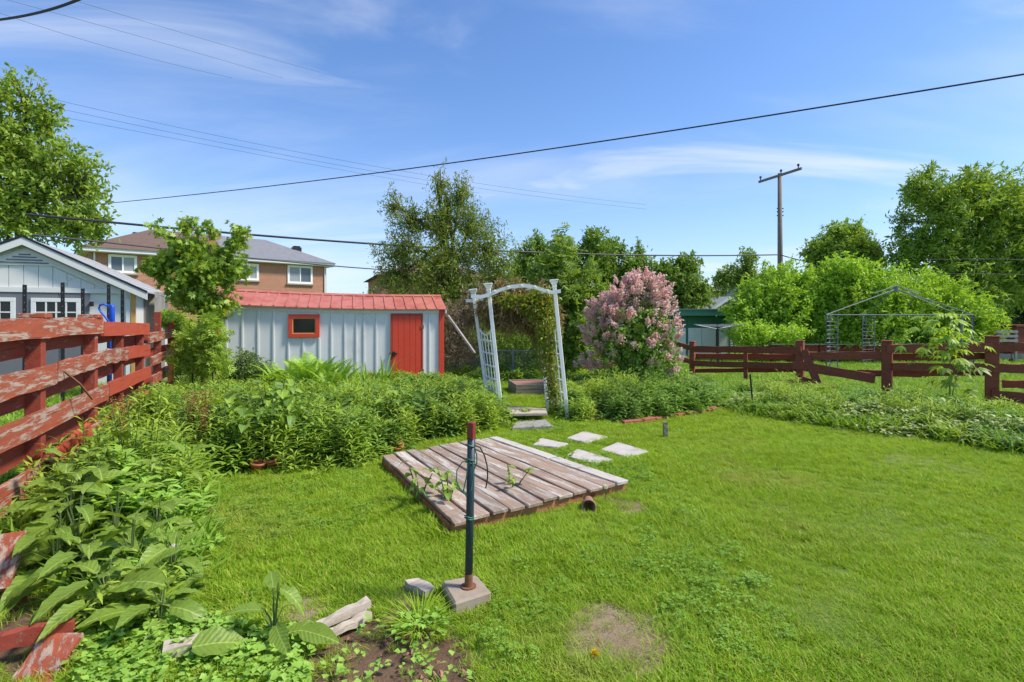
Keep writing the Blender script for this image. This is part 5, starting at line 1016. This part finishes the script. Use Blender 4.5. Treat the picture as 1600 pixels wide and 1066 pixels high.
clump_bed(RIGHT_BED, 14, .36, .50, .25, 5, dict(lance=(.5, LANCE, .12, 14, 1.0, 'bed2', .2), dark=(.3, LANCE, .13, 13, 1.0, 'bed4', .15), yellow=(.2, FINE, .13, 18, 1.0, 'bed3', .5)), 22)
clump_bed([(-1.3, 14.6), (1.9, 14.0), (2.2, 15.2), (-1.6, 15.8)], 6, .3, .55, .4, 15, dict(lance=(.5, LANCE, .13, 13, 1.0, 'bed2', .3), broad=(.5, LEAF4, .15, 11, 1.0, 'bed3', .2)), 16)
rng = np.random.default_rng(90)
# variegated ground cover along the right fence, rougher weeds behind it
cb = np.array(COVER_BED); band = COVER_BED[:6] + [(9.0, 7.6), (7.6, 8.4), (6.3, 9.6), (5.2, 11.2), (4.5, 11.4)]
clump_bed(band, 15, .10, .34, .30, 11, dict(pale=(.6, OVAL, .10, 7, 1.0, 'varieg', .1), green=(.25, LEAF4, .11, 9, 1.0, 'bed2', .2), fine=(.15, FINE, .11, 14, 1.3, 'bed3', .5)), 20)
clump_bed(COVER_BED, 5, .12, .42, .22, 13, dict(fine=(.4, FINE, .13, 16, 1.2, 'bed3', .5), lance=(.35, LANCE, .11, 12, 1.0, 'bed2', .3), dark=(.25, LEAF4, .12, 9, .9, 'bed4', .2)), 20)
# weeds along the left fence
WF_ = [p for p in WEED_BED]; far_w = [g2(318, 742), (fence_x(6.6) + .12, 6.6), (fence_x(4.9) + .15, 4.9), g2(75, 868), g2(170, 865), g2(300, 815)]; near_w = [g2(300, 815), g2(170, 865), g2(70, 870), g2(110, 960), g2(150, 1000), g2(290, 960), g2(290, 930)]
clump_bed(far_w, 13, .30, .92, .75, 7, dict(broad=(.4, LEAF4, .15, 12, .9, 'cover', .2), fine=(.3, FINE, .16, 18, 1.1, 'bed3', .5), lance=(.3, LANCE, .15, 14, 1.0, 'bed', .3)), 20)
clump_bed(near_w, 14, .10, .36, .35, 9, dict(oval=(.6, OVAL, .08, 8, 1.0, 'cover', .1), fine=(.2, FINE, .13, 12, 1.2, 'bed3', .5), dark=(.2, LEAF4, .11, 9, 1.0, 'bed4', .2)), 18)
# creeping ground cover round the bare soil at the bottom left
GCOV = [g2(100, 1180), g2(125, 1010), g2(250, 965), g2(400, 985), g2(500, 1010), g2(470, 1060), g2(480, 1180)]
q = np.concatenate([pts_in(GCOV, 620, rng), pts_in([g2(560, 985), g2(660, 955), g2(710, 985), g2(660, 1010)], 300, rng), pts_in([g2(520, 1030), g2(700, 1030), g2(740, 1100), g2(500, 1100)], 90, rng)]); N = len(q); cl = Cloud()
for i in range(5):
    a_ = rng.uniform(0, 6.28, N); p = np.stack([q[:, 0] + np.cos(a_) * .03, q[:, 1] + np.sin(a_) * .03, rng.uniform(.01, .07, N)], 1)
    cl.stamp(tpl_leaf(2, .85, .1, .25), p, np.stack([np.cos(a_), np.sin(a_), rng.normal(.1, .2, N)], 1), UP + rng.normal(0, .3, (N, 3)), rng.uniform(.022, .048, N))
cl.build('creeping_ground_cover', L['cover'], None, True, 'stuff')
# pebbles and clods on the soil
m_ = MB(); q = np.concatenate([pts_in(SOIL, 220, rng)] + [np.array(c) + rng.normal(0, s * .5, (int(90 * s), 2)) for c, s, a in DRY[:4]])
for x, y in q:
    r = .004 + .024 * rng.random() ** 3; v = rdir(rng, 6) * r * rng.uniform(.7, 1.2, (6, 1)); v = np.array([[1, 0, 0], [-1, 0, 0], [0, 1, 0], [0, -1, 0], [0, 0, .8], [0, 0, -.8]]) * r + v * .4 + [x, y, -.02]; m_.add(v, [(0, 2, 4), (2, 1, 4), (1, 3, 4), (3, 0, 4), (2, 0, 5), (1, 2, 5), (3, 1, 5), (0, 3, 5)])
m_.build('soil_clods', M['clay'], None, kind='stuff')

# ------------------------------------------------------------------ single plants
def mesh_of(tpl, name, mat, smooth=True):
    c = Cloud(); c.stamp(tpl, np.zeros((1, 3)), np.array([[0, 1., 0]]), np.array([[0, 0, 1.]]), 1.0); me = c.mesh(name, 0); me.materials.append(mat); me.polygons.foreach_set('use_smooth', [smooth] * len(me.polygons)); return me
LRNG = np.random.default_rng(77)
def leaf_obj(me, parent, p, axis, nrm, s, name='leaf'):
    o = bpy.data.objects.new(name, me); COL.objects.link(o); o.parent = parent; y = Vector(axis).normalized(); z = Vector(nrm); z = (z - y * z.dot(y)).normalized(); x = y.cross(z)
    from mathutils import Matrix
    R = Matrix((x, y, z)).transposed().to_4x4(); o.matrix_local = Matrix.Translation(Vector(np.asarray(p, float) - WL[parent.name])) @ R @ Matrix.Diagonal((s * LRNG.uniform(.72, 1.22), s, s * LRNG.uniform(.5, 1.6), 1)); return o
def big_leaf(w, droop, wave, pk, n=9):
    vs, fs = [], []
    for i in range(n + 1):
        t = i / n; hw = w / 2 * (math.sin(math.pi * min(1, .04 + .96 * t) ** pk) + .02); a = droop * t * 1.5; y = math.sin(a) / (droop * 1.5) if droop else t; z = -(1 - math.cos(a)) / (droop * 1.5) if droop else 0
        for j, f in enumerate((-1, -.55, 0, .55, 1)): vs.append((hw * f, y, z + .22 * abs(f) ** 1.4 * hw + (wave * math.sin(i * 2.3 + j * 1.7) * abs(f)) + (.012 if j == 2 else 0) * -1))
    for i in range(n):
        for j in range(4): a = 5 * i + j; fs.append((a, a + 1, a + 6, a + 5))
    return np.array(vs), np.array(fs)
DLV = [mesh_of(big_leaf(w, dr, wv, pk), 'leaf', L['dock']) for w, dr, wv, pk in ((.42, .6, .030, .75), (.36, .9, .036, .8), (.5, .45, .026, .7), (.34, 1.2, .034, .85))]
def dock(px, py, n, ll, h, lab, sd, seed_stalk=False, tilt0=.9):
    r = np.random.default_rng(sd); b = G(px, py); o = thing('dock_plant', lab, 'plant', b, 'broad-leaved weeds by the left fence'); s_ = MB()
    for i in range(n):
        a = i * 2.4 + r.uniform(0, .6); k = i / n; hh = h * (.15 + .85 * k) * r.uniform(.8, 1.1); e = (1 - k) * tilt0 * .35 + .12; d = np.array([math.cos(a), math.sin(a), 0]); p = b + d * e * ll * .8 + [0, 0, hh]
        s_.tube([b, b + d * e * ll * .3 + [0, 0, hh * .7], p], [.005, .0045, .004], 5, False); ax = d + [0, 0, r.uniform(-.35, .45) + .75 * k * k]; leaf_obj(DLV[r.integers(4)], o, p, ax, np.array([0, 0, 1]) - d * .4 + r.normal(0, .22, 3), ll * r.uniform(.65, 1.15) * (1 - .35 * k))
    s_.tube([b, b + [.02, .01, h * .9]], [.006, .004], 6, False); s_.build('stem', M['stem'], o)
    if seed_stalk:
        c = Cloud(); N = 240; t = r.uniform(0, 1, N); a = r.uniform(0, 6.28, N); p = b + np.stack([.03 + np.cos(a) * .05 * (1.1 - t), np.sin(a) * .05 * (1.1 - t), h * .75 + t * h * .75], 1); c.stamp(tpl_kite(.7), p, rdir(r, N), rdir(r, N), .018); c.build('seed_head', L['seed'], o)
    return o
dk_list = [(88, 905, 9, .30, .42, 'broad-leaved dock nearest the leaning red board'), (120, 890, 10, .36, .50, 'big dock with long ribbed leaves near the fence foot'), (150, 985, 7, .26, .22, 'low dock with drooping leaves above the red beam'), (165, 960, 9, .32, .30, 'dock in front with one round leaf hanging to the ground'), (205, 900, 9, .30, .38, 'dock at the lawn edge behind the dandelion clock'), (150, 830, 9, .34, .55, 'tall dock halfway along the weeds'), (245, 850, 8, .28, .35, 'dock leaning out over the lawn'), (105, 815, 8, .32, .55, 'dock growing against the lowest fence board'), (250, 975, 7, .28, .2, 'pale flat dock at the corner of the lawn'), (195, 770, 9, .30, .62, 'upper dock behind the tall one with lighter leaves'), (290, 785, 7, .26, .45, 'small dock at the edge of the tall weeds'), (110, 850, 9, .36, .52, 'dock rising behind the big ribbed one'), (215, 945, 8, .28, .24, 'spreading dock left of the pale flat one'), (140, 925, 8, .32, .36, 'dock filling the gap in the middle of the dock patch'), (240, 800, 8, .28, .5, 'dock beside the tall leafy weeds'), (180, 860, 8, .32, .44, 'dock with crossing leaves right of the big ribbed one'), (270, 905, 7, .24, .26, 'small dock around the foot of the dandelion clock')]
for i, (a, b, n, ll, h, lab) in enumerate(dk_list): dock(a, b, n + 3, ll * 1.3, h * 1.1, lab, 200 + i)
dock(428, 1003, 7, .22, .34, 'lone dock with an upright spear leaf at the edge of the lawn', 230)
for px, py, ax, ll, lab in ((300, 1040, (1, .35, .12), .27, 'single long dock leaf lying over the pale log'), (470, 1012, (1, -.35, .05), .25, 'single dock leaf lying by the split planks'), (430, 1075, (.2, -.3, .5), .16, 'reddish young dock leaf at the bottom edge')):
    o = thing('dock_leaf', lab, 'leaf', G(px, py)); leaf_obj(DLV[2], o, G(px, py) + [0, 0, .09], ax, (.1, -.5, 1), ll)
for i, (px, py, h, lab) in enumerate(((318, 730, .85, 'rusty red dock seed stalk at the front corner of the left bed'), (300, 720, .8, 'rusty seed stalk just left of the corner one'), (190, 760, .9, 'thin rusty seed stalk among the fence weeds'))):
    r = np.random.default_rng(300 + i); b = G(px, py); o = thing('dock_seed_stalk', lab, 'plant', b); m_ = MB(); m_.tube([b, b + [.03, 0, h]], [.007, .003], 5, False); m_.build('stem', M['rust'], o)
    c = Cloud(); N = 520; t = r.uniform(0, 1, N); br = r.integers(0, 6, N); a = br * 1.1; p = b + np.stack([np.cos(a) * .10 * t * (br > 0) + r.normal(0, .016, N), np.sin(a) * .10 * t * (br > 0) + r.normal(0, .016, N), h * (.45 + .58 * t)], 1); c.stamp(tpl_kite(.7), p, rdir(r, N), rdir(r, N), .02); c.build('seed_head', L['seed'], o)
# ferns against the shed
def frond(sd):
    r = np.random.default_rng(sd); c = Cloud(); n = 20; t = np.repeat(np.linspace(.08, .98, n), 2); s = np.tile([-1, 1], n); w = .20 * np.sin(np.pi * np.clip(t, .05, 1) ** .75) + .02; y = t - .10 * t ** 3; z = .05 * t - .30 * t ** 3
    c.stamp(tpl_leaf(2, .24, .15, .1), np.stack([0 * t, y, z], 1), np.stack([s, .38 + 0 * t, -.1 + 0 * t], 1), np.tile([0, 0, 1.], (2 * n, 1)) + r.normal(0, .1, (2 * n, 3)), w); me = c.mesh('frond', 0); me.materials.append(L['fern']); return me
FM = [frond(i) for i in range(3)]
for i, (px, d, h, n, lab) in enumerate(((441, 11.9, 1.02, 13, 'pale fern at the left of the row below the shed window'), (466, 11.5, 1.0, 13, 'brownish-centred fern second from the left'), (492, 11.7, 1.15, 15, 'tallest bright fern under the shed window'), (520, 11.4, .95, 14, 'rightmost fern arching towards the day lilies'), (478, 12.3, 1.15, 12, 'fern pressed against the shed wall'))):
    b = P(px, 560, d) * [1, 1, 0]; o = thing('fern', lab, 'fern', b, 'ferns below the shed window'); r = np.random.default_rng(400 + i)
    for k in range(n): a = k * 2.4; el = r.uniform(1.1, 2.6); leaf_obj(FM[k % 3], o, b + [0, 0, .05], (math.cos(a), math.sin(a), el), (-math.cos(a), -math.sin(a), .5), h * r.uniform(.8, 1.1), 'frond')
# day lily clump and grass tufts
SB = tpl_leaf(5, .055, .75, .3, .6); SF = tpl_leaf(5, .018, .6, .2, .5)
def strap_clump(name, px, d, h, n, lab, mat, sd, cat='plant', el=(.7, 2.2), base_r=.12):
    r = np.random.default_rng(sd); b = P(px, 560, d) * [1, 1, 0]; o = thing(name, lab, cat, b); c = Cloud(); a = r.uniform(0, 6.28, n); e = r.uniform(*el, n); p = b + np.stack([np.cos(a) * base_r * r.random(n), np.sin(a) * base_r * r.random(n), 0 * a], 1)
    c.stamp(SF if name in ('tall_grass', 'grass_stalks') else SB, p, np.stack([np.cos(a), np.sin(a), e], 1), np.stack([-np.cos(a) * e, -np.sin(a) * e, 1 + 0 * a], 1), h * r.uniform(.6, 1.15, n)); c.build('leaves', L[mat], o); return o
strap_clump('day_lily', 583, 12.0, .62, 170, 'dark rounded day lily clump left of the red door', 'lily', 1, el=(.6, 1.8), base_r=.3)
strap_clump('tall_grass', 548, 9.4, .75, 150, 'tuft of tall fine grass in the middle of the left bed', 'meadow', 2, 'grass', (1.6, 4.5), .35)
strap_clump('tall_grass', 535, 8.0, .75, 130, 'nearer tuft of fine grass in front of the tall one', 'meadow', 22, 'grass', (1.4, 4), .35)
strap_clump('tall_grass', 655, 2.98, .16, 170, 'long grass tuft beside the concrete block at the soil edge', 'grass', 3, 'grass', (.9, 2.6), .12)
strap_clump('tall_grass', 1385, 10.6, .45, 140, 'dark dried grass under the broken right fence rails', 'meadow', 5, 'grass', (.5, 2), .5)
for i, (px, py, h, n) in enumerate(((575, 12.1, .9, 16), (600, 12.3, .85, 14))):
    strap_clump('grass_stalks', px, py, h, n, ('thin grass stalks rising left of the day lily', 'thin grass stalks rising before the shed right of the day lily')[i], 'meadow', 6 + i, 'grass', (3, 9), .3)
# broad-leaved bushes at the front of the left bed
OV2 = [mesh_of(big_leaf(.6, dr, .01, .85, 5), 'leaf', L[mt]) for dr, mt in ((.5, 'broad'), (.8, 'broad_dark'), (.6, 'broad_dark'))]
def leafy(name, px, d, h, n, ll, lab, sd, spread, choices, cat='bush', z0=.15, grp=None):
    r = np.random.default_rng(sd); b = P(px, 560, d) * [1, 1, 0]; o = thing(name, lab, cat, b, grp); m_ = MB(); tipn = []
    for k in range(max(3, n // 7)):
        a = k * 2.4; e = spread * r.uniform(.3, 1); t = b + [math.cos(a) * e, math.sin(a) * e, h * r.uniform(.6, 1.05)]; m_.tube([b, b + (t - b) * .5 + [0, 0, h * .1], t], [.010, .007, .004], 5, False); tipn.append(t)
    m_.build('stem', M['stem'], o)
    for k in range(n):
        t = tipn[k % len(tipn)]; f = r.uniform(z0, 1) ** .7; p = b + (t - b) * f + [0, 0, h * .1 * f]; a = r.uniform(0, 6.28); dd = np.array([math.cos(a), math.sin(a), r.normal(.05, .25)]); leaf_obj(choices[k % len(choices)], o, p, dd, np.array([0, 0, 1]) - dd * .3 + r.normal(0, .2, 3), ll * r.uniform(.7, 1.2))
    return o
leafy('dogwood_bush', 425, 6.9, .95, 56, .20, 'bright broad-leaved bush standing out of the middle of the left bed', 500, .45, [OV2[0], OV2[0], OV2[1]])
leafy('dogwood_bush', 400, 6.35, .62, 48, .20, 'darker broad-leaved bush above the pair of terracotta pots', 501, .45, [OV2[1], OV2[2]])
leafy('dogwood_bush', 520, 6.7, .62, 44, .16, 'broad-leaved bush above the brown garden stone', 502, .4, [OV2[1], OV2[2], OV2[0]])
leafy('dogwood_bush', 352, 6.5, .80, 50, .19, 'broad-leaved bush at the left front corner of the bed beside the rusty seed stalk', 510, .42, [OV2[1], OV2[0], OV2[2]])
leafy('dogwood_bush', 465, 6.75, .82, 52, .18, 'broad-leaved bush between the terracotta pair and the brown garden stone', 511, .42, [OV2[0], OV2[1], OV2[2]])
leafy('dogwood_bush', 600, 7.6, .74, 44, .15, 'leafy light green bush standing behind the deck corner pot', 512, .4, [OV2[0], OV2[1]])
leafy('deck_weed', 655, 4.9, .42, 20, .11, 'round-leaved seedling growing up through the left deck boards', 503, .2, [OV2[0], OV2[1]], 'weed', .3)
leafy('deck_weed', 700, 4.75, .40, 26, .09, 'leafy weed on the deck right behind the metal post', 504, .2, [OV2[1], OV2[0]], 'weed', .1)
leafy('deck_weed', 800, 5.1, .30, 26, .07, 'small leafy weed between the deck boards right of the post', 505, .18, [OV2[0]], 'weed', .1)
leafy('deck_weed', 880, 6.3, .16, 18, .07, 'weed at the broken edge board beside the stepping stone', 506, .2, [OV2[1]], 'weed', .1)
leafy('path_weed', 820, 9.0, .28, 24, .09, 'leafy weed between the two wooden arbour steps', 507, .15, [OV2[1], OV2[0]], 'weed', .1)
# sapling growing through the right fence: drooping compound leaves
FIV = mesh_of(tpl_join([(lambda v, f, a, l: (np.stack([v[:, 0] * l * math.cos(a) + v[:, 1] * l * math.sin(a), -v[:, 0] * l * math.sin(a) + v[:, 1] * l * math.cos(a), v[:, 2] * l], 1), f))(*tpl_leaf(4, .36, .45, .2), a, l) for a, l in ((0, 1), (.7, .85), (-.7, .85), (1.5, .6), (-1.5, .6))]), 'leaf', L['young'])
FIVD = FIV.copy(); FIVD.materials[0] = L['ash']
b = P(1484, 640, 10.3) * [1, 1, 0]; o = thing('box_elder_sapling', 'bright green sapling growing through the right fence in front of the gazebo', 'sapling', b); r = np.random.default_rng(510); m_ = MB(); top = P(1480, 495, 10.3)
m_.tube([b, (b + top) / 2 + [.03, 0, 0], top], [.014, .010, .005], 6, False); q2 = P(1500, 560, 10.4); m_.tube([b, q2], [.009, .005], 5, False); m_.build('stem', M['stem'], o)
for k in range(130):
    t = r.uniform(.12, 1.02) ** .8; a = k * 2.4; wdt = (.46 * math.sin(math.pi * min(1, .10 + .72 * t)) + .10) * r.choice([.55, .8, 1.0, 1.35]); d = np.array([math.cos(a), math.sin(a), 0]); p = b + (top - b) * t + [.12 * math.sin(t * 5), 0, 0] + d * wdt * r.uniform(.25, 1) + [0, 0, r.normal(0, .09)]
    leaf_obj(FIV if t > .55 else FIVD, o, p, d + [0, 0, -.25], UP + d * .3 + r.normal(0, .2, 3), r.uniform(.11, .22))
# dandelion clocks and flowers
def clock(px, py, h, lab, mat='fluff', rr=.028, grp='dandelion clocks'):
    b = G(px, py); o = thing('dandelion', lab, 'flower', b, grp); m_ = MB(); m_.tube([b, b + [.01, 0, h]], .004, 4, False); m_.build('stem', M['stem'], o); r = np.random.default_rng(px); c = Cloud(); n = 90
    d = rdir(r, n); d[:, 2] = np.abs(d[:, 2]) if mat == 'yellow' else d[:, 2]; c.stamp(tpl_kite(.5), np.tile(b + [.01, 0, h], (n, 1)) + d * rr * .4, d, rdir(r, n), rr * .8); c.build('head', L[mat], o)
clock(270, 900, .18, 'dandelion clock beside the docks at the lawn edge'); clock(1472, 660, .36, 'dandelion clock left of the sapling foot', rr=.04); clock(1520, 672, .30, 'dandelion clock right of the sapling foot', rr=.045); clock(945, 788, .16, 'thin dandelion clock by the deck front corner', rr=.02)
clock(926, 1032, .03, 'single yellow dandelion in the grass near the dry patch', 'yellow', .022, None)

# ------------------------------------------------------------------ lawn
def tuft(sd, n, h, r, wd):
    g = np.random.default_rng(sd); c = Cloud(); a = g.uniform(0, 6.28, n); rr = r * np.sqrt(g.random(n)); p = np.stack([np.cos(a) * rr, np.sin(a) * rr, 0 * a], 1); b = g.uniform(0, 6.28, n); e = g.uniform(.9, 3.2, n)
    c.stamp(tpl_leaf(2, wd, .5, .0, .45), p, np.stack([np.cos(b), np.sin(b), e], 1), np.stack([-np.cos(b) * e, -np.sin(b) * e, 1 + 0 * b], 1), h * g.uniform(.5, 1.25, n)); return c
def scatter(name, q, z, scale, variants, kind='stuff'):
    N = len(q); me = bpy.data.meshes.new(name); me.vertices.add(N); me.vertices.foreach_set('co', np.column_stack([q, np.broadcast_to(z, (N,))]).astype(np.float32).ravel()); g = np.random.default_rng(N)
    for nm, ty, dat in (('rot', 'FLOAT_VECTOR', np.column_stack([g.normal(0, .12, N), g.normal(0, .12, N), g.uniform(0, 6.28, N)])), ('scl', 'FLOAT', scale), ('idx', 'INT', g.integers(0, len(variants), N))):
        at = me.attributes.new(nm, ty, 'POINT'); at.data.foreach_set('vector' if ty == 'FLOAT_VECTOR' else 'value', np.asarray(dat, np.int32 if ty == 'INT' else np.float32).ravel())
    cl = bpy.data.collections.new(name + '_sources')
    for v in variants: cl.objects.link(v)
    o = bpy.data.objects.new(name, me); COL.objects.link(o); o['kind'] = kind; t = bpy.data.node_groups.new(name, 'GeometryNodeTree')
    t.interface.new_socket('Geometry', in_out='INPUT', socket_type='NodeSocketGeometry'); t.interface.new_socket('Geometry', in_out='OUTPUT', socket_type='NodeSocketGeometry')
    n = lambda ty: t.nodes.new(ty); gi, go, ip, ci = n('NodeGroupInput'), n('NodeGroupOutput'), n('GeometryNodeInstanceOnPoints'), n('GeometryNodeCollectionInfo')
    ci.inputs[0].default_value = cl; ci.inputs['Separate Children'].default_value = True; ci.inputs['Reset Children'].default_value = True; ip.inputs['Pick Instance'].default_value = True
    def attr(nm, ty): a = n('GeometryNodeInputNamedAttribute'); a.data_type = ty; a.inputs[0].default_value = nm; return a.outputs[0]
    l = t.links.new; l(gi.outputs[0], ip.inputs['Points']); l(ci.outputs[0], ip.inputs['Instance']); l(attr('idx', 'INT'), ip.inputs['Instance Index']); er = n('FunctionNodeEulerToRotation'); l(attr('rot', 'FLOAT_VECTOR'), er.inputs[0]); l(er.outputs[0], ip.inputs['Rotation']); l(attr('scl', 'FLOAT'), ip.inputs['Scale']); l(ip.outputs[0], go.inputs[0])
    md = o.modifiers.new('scatter', 'NODES'); md.node_group = t; return o
def src(name, cl, mat): me = cl.mesh(name, 0); me.materials.append(mat); return bpy.data.objects.new(name, me)
GT = [src('grass_tuft', tuft(i, 42, .052, .055, .07), L['grass']) for i in range(5)]; GM = [src('meadow_tuft', tuft(20 + i, 30, .11, .10, .075), L['meadow']) for i in range(4)]
rng = np.random.default_rng(600); Q = []; S = []
BUSY = lambda x, y: np.maximum.reduce([BED_W(x, y) * .85, SOIL_W(x, y) * .93, DRY_W(x, y) * .9])
for y0, y1, dens, sc in ((2.2, 3.6, 980, 1.0), (3.6, 5.2, 760, 1.08), (5.2, 8.0, 500, 1.18), (8.0, 13.2, 260, 1.4)):
    xm = y1 * 1.05 + .4; n = int(2 * xm * (y1 - y0) * dens); q = np.column_stack([rng.uniform(-xm, xm, n), rng.uniform(y0, y1, n)])
    ok = (q[:, 0] > fence_x(q[:, 1]) - .4) & ~inpoly(q[:, 0], q[:, 1], [(.62, 9.6), (9.6, 10.9), (7.9, 11.6), (6.9, 13.0), (5.1, 15.5), (5, 15.6), (9, 20), (20, 20), (20, 10)][1:]); q = q[ok]
    w = BUSY(q[:, 0], q[:, 1])
    for s in STONES: cs = np.mean(s, 0); w = np.maximum(w, inpoly(q[:, 0], q[:, 1], [tuple(cs + (np.array(k) - cs) * 1.04) for k in s]) * 1.0)
    dd = inpoly(q[:, 0], q[:, 1], DECK) | inpoly(q[:, 0], q[:, 1], [tuple(c[:2]) for c in c4]); w = np.where(dd, 1.0, w); ok = rng.random(len(q)) > w; q = q[ok]
    patchy = .86 + .24 * np.sin(q[:, 0] * 1.9 + 2 * np.sin(q[:, 1] * 1.3)) * np.cos(q[:, 1] * 2.2 + q[:, 0]); Q.append(q); S.append(sc * patchy * rng.uniform(.75, 1.25, len(q)))
q = np.concatenate(Q); s = np.concatenate(S); edge = np.minimum(np.abs(edge_dist(q, [DECK[0], DECK[3], DECK[2]])), np.minimum(np.abs(edge_dist(q, [tuple(c[:2]) for c in c4])), edge_dist(q, LEFT_BED))); s = s * np.where(edge < .10, 1.35, 1)
scatter('lawn_grass', q, -.005, s, GT)
xm = 30; q = np.column_stack([rng.uniform(-4, 26, 26000), 10 + 22 * rng.random(26000) ** 1.4]); ok = (inpoly(q[:, 0], q[:, 1], [(9.7, 10.9), (8, 11.7), (6.9, 13.1), (5.1, 15.5), (4.5, 13.4), (-1.4, 13.4), (-2.5, 17), (-2.5, 32), (26, 32), (26, 9.5)])); q = q[ok]
scatter('yard_grass', q, -.03, rng.uniform(.8, 1.5, len(q)), GM)
q = np.column_stack([rng.uniform(-14, -4, 7000), rng.uniform(2.5, 13.5, 7000)]); q = q[(q[:, 0] < fence_x(q[:, 1]) - .2)]; scatter('neighbour_grass', q, -.03, rng.uniform(1, 2.4, len(q)), GM)
rq = np.concatenate([pts_in(COVER_BED, 60, rng), pts_in(WEED_BED, 50, rng)]); rq = rq[~((rq[:, 1] < 3.4) & (rq[:, 0] < -1.9))]; scatter('bed_grass', rq, -.01, rng.uniform(1.2, 2.6, len(rq)), GM)
# clover and broad weeds mixed into the lawn
def clover(sd):
    g = np.random.default_rng(sd); n = 26; c = Cloud(); a = g.uniform(0, 6.28, n); rr = .09 * np.sqrt(g.random(n)); p = np.stack([np.cos(a) * rr, np.sin(a) * rr, g.uniform(.025, .06, n)], 1)
    for k in range(3): b = a * 7 + k * 2.09; c.stamp(tpl_leaf(2, .8, .1, .2), p, np.stack([np.cos(b), np.sin(b), .1 + 0 * b], 1), UP + g.normal(0, .25, (n, 3)), g.uniform(.010, .018, n))
    return c
CT = [src('clover_tuft', clover(i), L['clover']) for i in range(3)]; n = 9000; q = np.column_stack([rng.uniform(-3.5, 8, n), rng.uniform(2.4, 9, n)]); f = np.sin(q[:, 0] * 1.6 + 1.2 * np.sin(q[:, 1] * 1.1)) + np.cos(q[:, 1] * 2.1 - q[:, 0] * .8) + rng.normal(0, .9, n)
q = q[(f > .75) & (rng.random(n) < .5) & (q[:, 0] < 1.6) & (BUSY(q[:, 0], q[:, 1]) < .3) & ~inpoly(q[:, 0], q[:, 1], DECK) & (q[:, 0] > fence_x(q[:, 1]) + .5) & (np.abs(q[:, 0]) < q[:, 1] + .5)]; q = q[[not any(inpoly(np.array([x]), np.array([y]), s)[0] for s in STONES) for x, y in q]]
scatter('lawn_clover', q, 0.0, rng.uniform(.7, 1.25, len(q)), CT)
# dead straw on the dry patches
cl = Cloud()
for c_, r_, a_ in DRY:
    n = int(1800 * r_ * a_ * 4 * (r_ < .4)); p = np.column_stack([c_[0] + rng.normal(0, r_ * .55, n), c_[1] + rng.normal(0, r_ * .55, n), rng.uniform(.012, .035, n)]); ax = rng.normal(0, 1, (n, 3)) * [1, 1, .12]; cl.stamp(tpl_leaf(1, .10, .1, 0), p, ax, UP + rng.normal(0, .2, (n, 3)), rng.uniform(.02, .07, n))
q = pts_in(SOIL, 110, rng); n = len(q); cl.stamp(tpl_leaf(1, .12, .1, 0), np.column_stack([q, rng.uniform(-.025, .0, n)]), rng.normal(0, 1, (n, 3)) * [1, 1, .12], UP + rng.normal(0, .2, (n, 3)), rng.uniform(.02, .09, n))
cl.build('dead_straw', L['straw'], None, False, 'stuff')
print('TRIS', sum(sum(len(p.vertices) - 2 for p in o.data.polygons) for o in COL.objects if o.type == 'MESH') if False else len(COL.objects))
